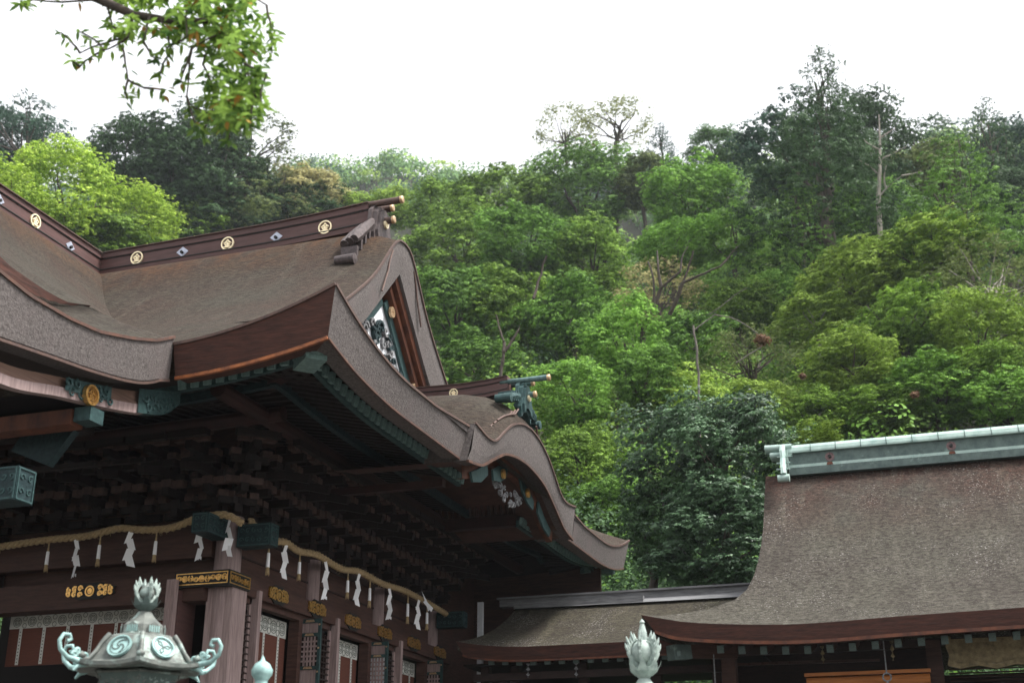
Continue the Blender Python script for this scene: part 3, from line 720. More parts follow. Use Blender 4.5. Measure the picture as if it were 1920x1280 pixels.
nose(-10.6, -9.36, 11.0, 11.30, 5.04, 5.42, teal_dk)

# ------------------------------------------------------------------ doors and frames on the side
def lattice_door(y, back):
    d = MB(); x0, x1, z0, z1 = -10.74, -10.31, 3.4, 5.24; fr = FY(x0, y, 0); W = x1 - x0; t = .045
    d.k = 0
    for xa, xb in ((0, .055), (W - .055, W)): d.plate([(xa, z0), (xb, z0), (xb, z1), (xa, z1)], fr, t)
    for za, zb in ((z1 - .07, z1), (z1 - .30, z1 - .24), (z1 - .86, z1 - .80), (z0, z0 + .06)): d.plate([(.055, za), (W - .055, za), (W - .055, zb), (.055, zb)], fr, t - .002)
    d.k = 1; d.plate([(.05, z1 - .25), (W - .05, z1 - .25), (W - .05, z1 - .06), (.05, z1 - .06)], fr, .02)
    d.plate([(.05, z0), (W - .05, z0), (W - .05, z1 - .8), (.05, z1 - .8)], fr, .02)
    for k in range(1, 5): x = .055 + (W - .11) * k / 5; d.plate([(x - .014, z1 - .82), (x + .014, z1 - .82), (x + .014, z1 - .28), (x - .014, z1 - .28)], fr, .034)
    for k in range(1, 6): z = z1 - .80 + .5 * k / 6; d.plate([(.05, z - .014), (W - .05, z - .014), (W - .05, z + .014), (.05, z + .014)], fr, .036)
    d.k = 2; d.plate([(.055, z1 - .80), (W - .055, z1 - .80), (W - .055, z1 - .30), (.055, z1 - .30)], fr, .006)
    d.k = 3
    for zc in (z1 - .035, z1 - .27, z1 - .83):
        d.plate([(W / 2 - .09, zc - .02), (W / 2 + .09, zc - .02), (W / 2 + .07, zc + .02), (W / 2 - .07, zc + .02)], fr, .006, t)
    for zc in (z1 - .1, z1 - .5, z1 - .9):
        for xc in (.03, W - .03): d.disc(.018, fr, .006, 8, (xc, zc), t)
    return d.build('lattice_door', [teal, wood_g, back, gold_d], hall)
lattice_door(20.25, wood); lattice_door(23.1, white); lattice_door(25.97, wood)
b = MB(); b.box(-11.56, -11.40, 17.30, 17.40, 2.4, 5.46); b.box(-11.50, -11.46, 17.28, 17.30, 2.4, 5.44); b.build('door_stile', wood_g, hall)
b = MB(); b.box(-11.42, -11.38, 17.4, 17.9, 2.4, 5.3); b.build('folded_lattice', wood_m, hall)
for y in (18.40, 21.3, 24.2):
    b = MB(); b.box(-10.68, -10.53, y, y + .10, 2.4, 5.42); b.box(-10.70, -10.66, y - .06, y + .16, 2.4, 5.40)
    b.build('door_stile', wood_g, hall)
for y in (17.98, 20.85, 23.75):                        # leaves folded flat against the wall
    b = MB()
    for k in range(5): b.box(-10.72, -10.67, y + .02 + k * .095, y + .045 + k * .095, 3.2, 5.1)
    for k in range(19): b.box(-10.71, -10.655, y, y + .42, 3.2 + k * .1, 3.225 + k * .1)
    b.build('folded_lattice', wood, hall)
for y in (20.06, 22.93, 25.8): b = MB(); b.box(-10.86, -10.66, y, y + .13, 2.4, 5.2); b.build('door_post', wood_b, hall)

# porch under the left eave
_bY = [8.3, 11.15, 12.06, 12.99, 13.67, 14.26, 14.55]; _bB = [6.35, 6.43, 6.60, 6.75, 6.89, 7.06, 7.30]; _bT = [6.55, 6.70, 6.86, 7.04, 7.20, 7.36, 7.45]
ys = [8.3 + (13.75 - 8.3) * i / 30 for i in range(31)]
b = MB()
b.sweep([(-9.92, y, herm(y, _bY, _bT)) for y in ys], [(-.05, -.16), (.05, -.16), (.05, 0), (-.05, 0)])
b.sweep([(-9.89, y, herm(y, _bY, _bT) - .15) for y in ys], [(-.05, -.07), (.07, -.07), (.05, 0), (-.05, 0)])
pb = b.build('porch_bargeboard', wood_w, hall)
b = MB(); b.sweep([(-9.86, y, herm(y, _bY, _bB) + .04) for y in ys], [(-.05, -.05), (.05, -.04), (.05, .08), (-.05, .08)]); b.build('lower_moulding', wood_g, pb)
b = MB(); ye = [13.6 + .95 * i / 10 for i in range(11)]
b.grid([[(-9.80, y, herm(y, _bY, _bT) + .03) for y in ye], [(-9.79, y, herm(y, _bY, _bB)) for y in ye], [(-9.95, y, herm(y, _bY, _bB)) for y in ye]])
b.build('board_fitting', teal, pb); b = MB()
fy = (12.12, 12.4, 12.7, 13.02)
b.grid([[(-9.80, y, herm(y, _bY, _bT) - .01) for y in fy], [(-9.79, y, herm(y, _bY, _bB) + .09) for y in fy]])
for k in range(20):
    yc = 12.15 + .85 * (k % 10) / 9 if k < 10 else 13.75 + .6 * (k % 10) / 9; 
    zc = (herm(yc, _bY, _bT) + herm(yc, _bY, _bB)) / 2 + .06 * (-1) ** k; r0 = .07
    b.tube([(-9.78, yc + r0 * (1 - t / 9) * math.cos(t * .8 + k), zc + r0 * (1 - t / 9) * math.sin(t * .8 + k)) for t in range(8)], .014, 5, (1, 0, 0))
b.build('board_fitting', teal, pb)
b = MB(); fr = FX(-9.78, 12.56, 6.77); b.ring(.10, .132, fr, .06, 26); b.ring(.082, .09, fr, .035, 22, (0, 0), .015); b.k = 1; b.disc(.10, fr, .02); b.k = 0
for st in KIN: b.stroke([(p[0] * .075, p[1] * .09) for p in st], .014, fr, .02, .03)
b.build('gold_medallion', [gold, copper_dk], pb)
b = MB(); b.grid([[(-9.6, y, herm(y, _PY, _PB) + .02) for y in ys], [(-11.0, y, herm(y, _PY, _PB) + .25) for y in ys], [(-14, y, herm(y, _PY, _PB) + .9) for y in ys], [(-18, y, herm(y, _PY, _PB) + 1.6) for y in ys]]); b.build('porch_soffit', wood, hall)
b = MB(); b.box(-17, -10.0, 12.55, 12.8, 6.42, 6.62); pbm = b.build('porch_beam', wood_r, hall)
b = MB(); b.box(-9.98, -9.74, 12.58, 12.85, 6.46, 6.64); b.build('beam_cap', teal, pbm)
b = MB(); q = [at(x, y, Y=13.0) for x, y in ((20, 845), (88, 872), (138, 806), (50, 800))]
b.add([tuple(p) for p in q] + [tuple(p + np.array((0, .12, 0))) for p in q], [(0, 1, 2, 3), (7, 6, 5, 4), (0, 4, 5, 1), (1, 5, 6, 2), (2, 6, 7, 3)]); b.build('porch_bracket', teal_dk, hall)
b = MB()
for k in range(5): b.box(-17, -11.6, 15.2 + .4 * k, 15.26 + .4 * k, 6.75 + .13 * k, 6.82 + .13 * k)
b.box(-17, -11.2, 14.4, 14.6, 7.0, 7.25); b.build('ceiling_batten', wood_u, hall)
for y in (8.6, 11.2): 
    b = MB(); b.box(-11.0, -10.6, y - .2, y + .2, .0, 6.5); b.build('porch_column', wood_g, hall)

# ================================================================== roofed corridor behind, and the right hall
def clampi(x, a, b): return min(max(x, a), b)
cor = empty('roofed_corridor', (-7, 26, 0), 'low corridor with mossy bark roof and grey plank ridge between the two halls', 'corridor')
b = MB(); rows = []
for j in range(11):
    t = j / 10; row = []
    for i in range(31):
        xl = -9.15 - .5 * t ** 3; x = xl + (-3.2 - xl) * i / 30
        z = 5.30 + 1.20 * (1 - t) ** 1.25 + .17 * clampi(1 - (x - xl) / 1.6, 0, 1) ** 2 * t
        row.append((x, 27.4 - 2.4 * t, z))
    rows.append(row)
b.grid(rows); rows2 = [[(p[0], 54.9 - p[1], p[2]) for p in r_] for r_ in rows]; b.grid(rows2)
b.grid([[rows[j][0] for j in range(11)], [(p[0] + .05, p[1], p[2] - .2) for p in [rows[j][0] for j in range(11)]]])
b.build('roof', bark_moss, cor, smooth=True)
top = rows[-1]; bot = [(p[0] + .12 * (i == 0), p[1] + .08, p[2] - .26) for i, p in enumerate(top)]
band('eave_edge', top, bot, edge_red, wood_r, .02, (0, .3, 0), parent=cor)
b = MB(); b.box(-9.55, -3.1, 27.42, 27.62, 6.56, 6.74); b.box(-9.6, -3.1, 27.36, 27.68, 6.72, 6.76); b.box(-9.15, -6.2, 27.22, 27.42, 6.46, 6.60)
b.add([(-9.15, 27.2, 6.46), (-3.2, 27.2, 6.44), (-3.2, 27.45, 6.6), (-9.15, 27.45, 6.6)], [(0, 1, 2, 3)])
b.build('ridge_plank', plank, cor)
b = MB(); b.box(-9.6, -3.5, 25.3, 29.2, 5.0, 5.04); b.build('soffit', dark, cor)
b = MB(); b.box(-9.4, -4, 25.35, 25.5, 4.70, 4.84); b.box(-9.4, -4, 27.4, 27.5, 2.2, 4.5); b.build('beam', wood, cor)
b = MB(); b.box(-8.35, -7.3, 27.2, 27.35, 3, 4.62); b.build('board_panel', wood_m, cor)
b = MB(); b.box(-9.8, -3.0, 24.9, 29.5, .4, 1.0); b.build('floor', wood, cor)
for x in (-9.2, -8.55, -7.1, -5.6, -4.4):
    b = MB(); b.box(x - .09, x + .09, 25.5, 25.68, 1.0, 5.0); b.build('post', wood, cor)
pr2 = None
def raft2(parent, x, y, z, L=1.2, s=.085):
    global pr2
    if pr2 is None:
        m = MB(); m.box(-.5, .5, 0, 1, -.5, .5); m.k = 1; m.box(-.56, .56, -.03, .03, -.56, .56); pr2 = m.build('rafter', [wood_b, verd_dk]); o = pr2
    else: o = pr2.copy(); COL.objects.link(o)
    o.parent = parent; o.matrix_parent_inverse = Matrix.Translation(-Vector(parent.location)); o.location = (x, y, z); o.scale = (s, L, s * 1.15); o.rotation_euler = (.22, 0, 0)
x = -8.95
while x < -5.2: raft2(cor, x, 25.2, 5.02 + .06 * clampi((-8.2 - x), 0, 1), s=.10); x += .30
b = MB(); b.box(-10.13, -10.0, 27.55, 27.62, 1, 6.72); b.build('bright_gap_strip', white, cor)  # white strip painted in for the brightness showing through a gap

rh = empty('bark_roofed_hall', (0, 25, 0), 'low open hall at right with weathered bark roof and verdigris copper ridge', 'hall')
TL = [0, .1, .2, .3, .4, .5, .6, .68, .75, .82, .88, .94, 1.0]
XL = [-3.36, -3.36, -3.35, -3.34, -3.35, -3.38, -3.44, -3.53, -3.72, -4.15, -4.65, -5.0, -5.28]
def rz(t): return 5.17 + (8.90 - 5.17) * (1 - t) ** 1.3
_EX = [-5.3, -4.4, -2.9, -2.0, -.8, 1.2, 9]; _EZ = [5.47, 5.29, 5.175, 5.17, 5.21, 5.25, 5.4]
def ez(x): return herm(x, _EX, _EZ)
b = MB(); rows = []
for t, xl in zip(TL, XL):
    xs2 = [xl + (8 - xl) * (i / 48) ** 1.6 for i in range(49)]
    rows.append([(x, 27 - 4 * t, rz(t) + (ez(x) - 5.17) * t ** 2.2 + (.05 * clampi(-2.6 - x, 0, .8) * (1 - t))) for x in xs2])
b.grid(rows); b.grid([[(p[0], 54 - p[1], p[2]) for p in r_] for r_ in rows])
b.grid([[r_[0] for r_ in rows], [(r_[0][0] + .03, r_[0][1] + .1, r_[0][2] - .35) for r_ in rows], [(r_[0][0] + .5, r_[0][1] + .3, r_[0][2] - .5) for r_ in rows]])
b.build('roof', bark_old, rh, smooth=True)
xs2 = [-5.28 + 13.2 * (i / 48) ** 1.5 for i in range(49)]
top = [(x, 23.0, ez(x)) for x in xs2]; bot = [(x + .22 * clampi(1 - (x + 5.28) / .5, 0, 1), 23.08, ez(x) - .29) for x in xs2]
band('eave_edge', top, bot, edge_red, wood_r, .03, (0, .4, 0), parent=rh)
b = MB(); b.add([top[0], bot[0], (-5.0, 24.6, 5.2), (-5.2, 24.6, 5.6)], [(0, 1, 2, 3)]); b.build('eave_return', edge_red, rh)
b = MB(); b.grid([[(x, 23.15, ez(x) - .30) for x in xs2], [(x, 23.6, ez(x) - .24) for x in xs2], [(x, 26.5, 5.5) for x in xs2]]); b.build('soffit', wood, rh)
x = -3.95
while x < 7.5: raft2(rh, x, 23.45, ez(x) - .385, s=.105); x += .385
b = MB(); b.beam((-4.78, 23.5, 4.86), (-3.9, 24.6, 4.95), .2, .24); hb = b.build('hip_beam', wood_b, rh)
b = MB(); b.beam((-4.86, 23.42, 4.83), (-4.6, 23.72, 4.87), .23, .27); b.stroke([(0, 0), (.01, 0)], .1, FY(-4.7, 23.35, 4.8), .01); b.build('beam_cap', verd_dk, hb)
b = MB(); b.box(-4.4, 8, 24.55, 24.7, 4.88, 5.02); b.box(-4.3, -.2, 27.2, 27.4, 1, 5.4); b.box(-.2, 8, 25.6, 25.7, 1, 4.5); b.build('beam', wood, rh)
for k in range(14):
    pass
b = MB()
for k in range(16): b.box(-.1, 8, 25.5, 25.6, 3.6 + .07 * k, 3.62 + .07 * k)
b.build('louvre_panel', wood_b, rh)
for x in (-4.0, -.32, 3.4, 7.2):
    b = MB(); b.box(x - .13, x + .13, 24.5, 24.76, 1.0, 5.0); b.build('post', wood_b, rh)
b = MB(); b.box(-5, 8, 23.6, 30.5, .4, 1.0); b.build('floor', wood, rh)
b = MB()
for k in range(5): b.beam((-3.9 + .25 * k, 24.8, 4.75 - .0 * k), (-2.4 + .25 * k, 27, 5.0), .04, .05)
b.build('ceiling_batten', wood_b, rh)
# copper-clad ridge
b = MB(); Xa, Xb = -2.86, 8.0
sec = [(-.15, 0), (-.13, .08), (-.07, .15), (.0, .17), (.07, .15), (.13, .08), (.15, 0)]
b.grid([[(Xa + (Xb - Xa) * i / 20, 27 + q[0], 9.40 + q[1]) for q in sec] for i in range(21)])
b.add([(Xa, 27 + q[0], 9.40 + q[1]) for q in sec], [tuple(range(7))])
b.box(Xa, Xb, 26.83, 27.17, 9.36, 9.40)
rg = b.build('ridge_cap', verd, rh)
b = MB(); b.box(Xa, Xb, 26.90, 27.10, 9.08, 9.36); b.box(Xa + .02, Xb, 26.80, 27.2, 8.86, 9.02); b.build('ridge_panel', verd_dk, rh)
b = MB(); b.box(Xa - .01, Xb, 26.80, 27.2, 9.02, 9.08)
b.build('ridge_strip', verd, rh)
b = MB()
x = Xa + .5
while x < 8: b.box(x - .008, x + .008, 26.79, 26.83, 9.365, 9.402); b.box(x - .006, x + .006, 26.895, 26.90, 9.08, 9.36); b.tube([(x, 27 + q[0] * 1.02, 9.40 + q[1] * 1.02) for q in sec], .008, 5, (1, 0, 0)); x += .52
b.build('ridge_seam', verd_dk, rg)
stain = mat('bolt_stain', (.20, .13, .13), (.1, .06, .06), 30)
for x in (-1.98, .47, 2.9, 5.3):
    b = MB(); fr = FY(x, 26.9, 9.22); b.disc(.10, fr, .012, 8); b.k = 1; b.disc(.035, fr, .06, 10); b.build('rusty_bolt', [stain, black], rh); b = MB(); b.plate([(-.07, -.20), (.07, -.20), (.05, -.14), (-.05, -.14)], FY(x, 26.79, 9.22), .004)
    b.build('rust_run', wood_r, rh)
b = MB()                                              # ridge end with two rods and a drooping side fin
for dz, x0 in ((.10, -3.32), (-.07, -3.22)):
    for y in (26.9, 27.1): b.lathe([(0, x0 - .02), (.075, x0), (.07, x0 + .1), (.06, -2.75)], (0, y, 9.42 + dz), 12, 0)
b.box(-3.0, -2.84, 26.78, 27.22, 9.0, 9.42)
oe = b.build('ridge_end_ornament', verd, rh)
b = MB(); b.sweep([(-2.93, 26.80, 9.45), (-2.93, 26.66, 9.30), (-2.92, 26.58, 9.12), (-2.91, 26.46, 8.97), (-2.90, 26.34, 8.85), (-2.89, 26.26, 8.70)], [(-.09, -.05), (.09, -.05), (.11, 0), (.09, .05), (-.09, .05), (-.11, 0)], (1, 0, 0), [1, 1.1, 1.0, 1.15, 1.05, 1.1])
b.lathe([(0, -3.03), (.075, -3.02), (.08, -2.78), (0, -2.77)], (0, 26.24, 8.66), 14, 0)
for k in range(3): b.box(-3.05, -2.77, 26.62 - .13 * k, 26.66 - .13 * k, 9.22 - .17 * k, 9.25 - .17 * k)
b.build('side_fin', verd, oe)

# things hanging in the right hall
bl = MB(); bl.tube([(-2.55, 24.2, 4.30), (-.42, 24.2, 4.30)], .085, 12); bl.box(-2.58, -.40, 24.12, 24.28, 4.40, 4.46); bl.k = 2; bl.box(-2.45, -.55, 24.2, 24.23, 3.5, 4.22)
o = bl.build('rolled_blind', [orange, orange, cloth]); tag(o, 'orange bamboo blind rolled up under the eave of the right hall', 'blind')
tb = empty('carved_tablet', (.55, 24, 4.5), 'pale carved wooden tablet with wavy frame hanging under the right eave', 'tablet')
b = MB(); b.box(-.02, 2.4, 24.02, 24.08, 4.50, 4.93); b.build('panel', tan, tb)
b = MB(); fr = FY(0, 24.02, 0)
b.stroke([(-.04, 4.95), (-.06, 4.8), (-.02, 4.65), (-.06, 4.5), (.1, 4.46), (.4, 4.50), (.7, 4.44), (1.0, 4.50), (1.4, 4.46), (1.9, 4.5), (2.4, 4.47)], .08, fr, .05)
b.build('frame', tan, tb)
def cord(px, y0, y1, Yp, label, ring=False):
    b = MB(); p = at(px, y0, Y=Yp); q = at(px + 3, y1, Y=Yp); b.tube([tuple(p), (p[0], p[1], q[2])], .012, 6)
    if ring: b.tube([(p[0] + .07 * math.cos(a * .5), p[1], q[2] - .06 + .07 * math.sin(a * .5)) for a in range(14)], .014, 6, (0, 1, 0)); b.lathe([(0, q[2] - .12), (.05, q[2] - .2), (.09, q[2] - .6)], (p[0], p[1], 0), 12)
    o = b.build('hanging_cord', plank); tag(o, label, 'cord', 'cords hanging under the right eave')
cord(1338, 1226, 1400, 23.6, 'long pale cord hanging below the left end of the right hall eave')
cord(1656, 1200, 1262, 23.6, 'pale cord with metal ring hanging before the orange blind', True)

# ================================================================== sacred ropes, paper streamers, straw tassels
def rope(name, pts, r, label):
    P = [Vector(p) for p in pts]; fine = []
    for i in range(len(P) - 1):
        p0 = P[max(i - 1, 0)]; p1 = P[i]; p2 = P[i + 1]; p3 = P[min(i + 2, len(P) - 1)]; n = max(4, int((p2 - p1).length / .035))
        for k in range(n):
            t = k / n; fine.append(.5 * ((2 * p1) + (-p0 + p2) * t + (2 * p0 - 5 * p1 + 4 * p2 - p3) * t * t + (-p0 + 3 * p1 - 3 * p2 + p3) * t ** 3))
    fine.append(P[-1]); b = MB(); L = 0; ph = []
    for i, p in enumerate(fine):
        if i: L += (p - fine[i - 1]).length
        ph.append(L)
    for s in range(3):
        q = []
        for i, p in enumerate(fine):
            d = (fine[min(i + 1, len(fine) - 1)] - fine[max(i - 1, 0)]).normalized(); sx = d.cross(Vector((0, 0, 1))).normalized(); u = sx.cross(d); a = ph[i] * 2 * math.pi / .34 + s * 2.094
            q.append(p + sx * math.cos(a) * r * .55 + u * math.sin(a) * r * .55)
        b.tube(q, r * .62, 6)
    rr = random.Random(int(r * 1000) + len(pts))
    for k in range(int(L / .05)):
        p = fine[rr.randrange(len(fine))]; a = rr.uniform(0, 6.3); e = Vector((rr.uniform(-.06, .06), rr.uniform(-.06, .06), rr.uniform(-.07, .05)))
        b.beam(p + e * .6, p + e * 1.5, .006, .006)
    return tag(b.build(name, straw, smooth=True), label, 'rope', 'straw ropes strung along the hall')
SP = [(-10.42, 17.75, 6.42), (-10.40, 18.3, 6.22), (-10.4, 18.9, 6.31), (-10.4, 19.4, 6.26), (-10.4, 20.1, 6.33), (-10.4, 21.06, 6.27), (-10.4, 21.8, 6.36), (-10.4, 22.9, 6.33), (-10.4, 24.0, 6.38), (-10.4, 25.2, 6.34), (-10.4, 26.3, 6.28), (-10.35, 26.9, 6.2)]
rope('sacred_rope', SP, .056, 'twisted straw rope strung along the right side wall of the hall')
FP = [(-10.38, 17.45, 6.30), (-10.62, 17.3, 6.42), (-11.1, 17.3, 6.40), (-11.6, 17.35, 6.30), (-12.1, 17.35, 6.30), (-12.6, 17.35, 6.36), (-13.2, 17.35, 6.28), (-14.0, 17.35, 6.27), (-15.0, 17.35, 6.22), (-16.4, 17.35, 6.2)]
rope('sacred_rope', FP, .056, 'twisted straw rope strung across the front of the hall left of the corner column')
def rz_at(P, k, v):
    for a, c in zip(P, P[1:]):
        lo_, hi_ = sorted((a[k], c[k]))
        if lo_ <= v <= hi_: t = (v - a[k]) / (c[k] - a[k] + 1e-9); return a[2] + (c[2] - a[2]) * t
    return P[0][2]
def shide(px, pt, pb, X=None, Y=None, label='', seed=0, ht=None):
    p = at(px, pt, X=X, Y=Y); q = at(px, pb, X=X, Y=Y); H = p[2] - q[2]; rr = random.Random(seed)
    if X is not None: ztop = rz_at(SP, 1, p[1]) - .03
    else: ztop = rz_at(FP, 0, p[0]) - .03
    b = MB(); ang = rr.uniform(-.35, .35) + (.75 if X is not None else 0); w0 = .085 if X is not None else .125
    ux = Vector((math.cos(ang), math.sin(ang), 0)); nn = Vector((-math.sin(ang), math.cos(ang), 0)); base = Vector((p[0], p[1], 0))
    b.tube([base + Vector((0, 0, ztop + .05)), base + Vector((0, 0, ztop - .03))], .006, 4)
    n = 4; Hh = ztop - q[2]; st = Hh / (n + .35); z = ztop - .01; x = 0.0
    for k in range(n):                                 # each fold steps aside and hangs over the next one
        sg = 1 if (k + seed) % 2 else -1; tw = rr.uniform(-.45, .45); u2 = (ux + nn * tw).normalized(); wk = w0 * (.62 if k == 0 else rr.uniform(.9, 1.15))
        c0 = base + ux * (x - sg * .012) + nn * (.012 * k); c1 = base + ux * (x + sg * w0 * .38) + nn * (.012 * k + .01)
        for o_ in (0, .003):
            v = [c0 - u2 * wk * .5 + Vector((0, 0, z)), c0 + u2 * wk * .5 + Vector((0, 0, z + .02 * sg)), c1 + u2 * wk * .55 + Vector((0, 0, z - st * 1.25)), c1 - u2 * wk * .5 + Vector((0, 0, z - st * 1.25 + .03 * sg))]
            b.add([p_ + nn * o_ for p_ in v], [(0, 1, 2, 3) if o_ else (3, 2, 1, 0)])
        z -= st; x += sg * rr.uniform(.0, .022)
    if seed % 2:
        for sg in (-1, 1): c = base + ux * (x + sg * .028) + nn * .05; b.add([c - ux * .02 + Vector((0, 0, z)), c + ux * .02 + Vector((0, 0, z)), c + ux * .022 + Vector((0, 0, q[2] - .02)), c - ux * .015 + Vector((0, 0, q[2]))], [(0, 1, 2, 3)])
    o = b.build('paper_streamer', paper); tag(o, label, 'paper streamer', 'white zigzag paper streamers on the straw ropes'); return o
def tassel(px, pt, pb, X=None, Y=None, label=''):
    p = at(px, pt, X=X, Y=Y); q = at(px, pb, X=X, Y=Y)
    ztop = (rz_at(SP, 1, p[1]) if X is not None else rz_at(FP, 0, p[0])) - .03; H = ztop - q[2]
    t = empty('straw_tassel', (p[0], p[1], ztop - H), label, 'tassel', 'straw tassels on the straw ropes')
    b = MB(); b.lathe([(.009, H), (.013, H * .8), (.02, H * .55), (.024, H * .3), (.032, .0), (.02, .002), (0, .02)], (0, 0, 0), 10)
    for k in range(10): a = k * .63; b.beam((.02 * math.cos(a), .02 * math.sin(a), H * .3), (.033 * math.cos(a), .033 * math.sin(a), -.01 * (k % 3)), .006, .006)
    b.build('straw', straw, t, local=True)
    b = MB(); b.lathe([(.02, H * .66), (.026, H * .64), (.030, H * .3), (.031, H * .22), (.02, H * .21)], (0, 0, 0), 12)
    b.build('paper_wrap', paper, t, local=True)
F = dict(Y=17.33); Sd = dict(X=-10.38)
tassel(93, 1012, 1070, label='leftmost straw tassel on the front rope', **F)
tassel(190, 995, 1060, label='straw tassel on the front rope between its two large paper streamers', **F)
tassel(295, 988, 1052, label='straw tassel on the front rope right of both large paper streamers', **F)
shide(143, 1008, 1078, label='white paper streamer on the front rope, the one further left', seed=1, **F)
shide(245, 993, 1062, label='white paper streamer on the front rope directly above the gilded beam mount', seed=2, **F)
shide(373, 1000, 1046, label='small white paper streamer peeking out below the carved beam nose left of the corner column', seed=3, **F)
shide(430, 972, 1044, label='white paper streamer hanging in front of the corner column', seed=4, **F)
SO = ['first', 'second', 'third', 'fourth', 'fifth', 'sixth']
for i, (px, a, c) in enumerate([(505, 1018, 1078), (563, 1033, 1088), (653, 1070, 1122), (694, 1090, 1138), (765, 1120, 1168), (801, 1138, 1180)]):
    tassel(px, a, c, label='%s straw tassel from the corner column along the side rope' % SO[i], **Sd)
for i, (px, a, c) in enumerate([(536, 1025, 1087), (611, 1060, 1122), (673, 1080, 1137), (730, 1105, 1159), (785, 1125, 1181)]):
    shide(px, a, c, label='%s white paper streamer from the corner column along the side rope' % SO[i], seed=10 + i, **Sd)
b = MB(); p = at(798, 1135, X=-10.33)
b.add([tuple(p + np.array(q)) for q in ((0, -.25, .28), (0, -.1, .2), (.02, .25, -.02), (.02, .1, -.1))], [(0, 1, 2, 3)]); b.add([tuple(p + np.array(q)) for q in ((.02, -.2, .05), (.02, -.05, .1), (.05, .3, .0), (.05, .2, -.1))], [(0, 1, 2, 3)])
tag(b.build('paper_strip', paper), 'crumpled white paper strip tied on the far end of the side rope', 'paper strip')
# brown twisted streamers under the corridor and right hall eaves
for px, a, c, Yp, lb in ((990, 1242, 1270, 25.2, 'pale twisted streamer under the corridor eave, left one'), (1080, 1240, 1270, 25.2, 'pale twisted streamer under the corridor eave, right one'), (1541, 1210, 1243, 23.7, 'brownish twisted streamer under the right hall eave left of the orange blind'), (1671, 1200, 1238, 23.7, 'brownish twisted streamer under the right hall eave above the ringed cord')):
    p = at(px, a, Y=Yp); q = at(px, c, Y=Yp); b = MB(); n = 9
    b.grid([[(p[0] + sg * .035 * (1 + .6 * math.sin(k * 1.9)) * math.cos(k), p[1] + sg * .03 * math.sin(k), p[2] + (q[2] - p[2]) * k / n) for sg in (-1, 1)] for k in range(n + 1)])
    tag(b.build('twisted_streamer', tan if px > 1500 else plank), lb, 'streamer', 'twisted streamers under the low eaves')

# silk-bordered reed blinds inside the openings
def reed_blind(o3, ux, W, ztop, hb, zbot, n_strip, label, px_circ, nrm):
    """blind in the plane through o3 along ux"""
    fr = (o3, ux, (0, 0, 1), nrm); t = empty('reed_blind', o3, label, 'blind', 'reed blinds with patterned silk borders')
    t.location = (o3[0], o3[1], zbot)
    b = MB(); b.plate([(0, zbot), (W, zbot), (W, ztop), (0, ztop)], fr, .01); b.build('blind', blind, t)
    b = MB(); b.plate([(0, ztop - hb), (W, ztop - hb), (W, ztop), (0, ztop)], fr, .008, .012)
    for k in range(n_strip):
        x = W * (k + .5) / n_strip; b.plate([(x - .03, zbot + .02), (x + .03, zbot + .02), (x + .03, ztop - hb), (x - .03, ztop - hb)], fr, .006, .012)
    b.k = 1; n = max(2, int(W / px_circ)); zc = ztop - hb / 2
    for k in range(n):
        xc = W * (k + .5) / n
        for r_ in (.40, .26, .12): b.ring(hb * r_ * .86, hb * r_, fr, .003, 16, (xc, zc), .021)
        for q in range(4): a = q * 1.57 + .78; b.ring(hb * .06, hb * .10, fr, .003, 8, (xc + hb * .19 * math.cos(a), zc + hb * .19 * math.sin(a)), .021)
        xd = xc + W / n / 2
        if k < n - 1:
            for sg in (-1, 1): b.ring(hb * .16, hb * .21, fr, .003, 10, (xd, zc + sg * hb * .28), .021)
    for k in range(n_strip):
        x = W * (k + .5) / n_strip; z = ztop - hb - .06
        while z > zbot + .05: b.disc(.013, fr, .003, 6, (x, z), .019); z -= .055
    b.build('silk_border', [cloth, cloth_dk], t)
reed_blind((-15.1, 18.12, 0), (1, 0, 0), 3.30, 5.19, .21, 4.36, 7, 'wide red reed blind with medallion border across the hall front', .30, (0, -1, 0))
for i, y in enumerate((18.55, 21.45, 24.3)):
    reed_blind((-10.92, y, 0), (0, 1, 0), 1.5, 5.17, .28, 4.05, 3, 'red reed blind with white border in the %s side doorway from the corner column' % ('nearest', 'middle', 'farthest')[i], .28, (1, 0, 0))

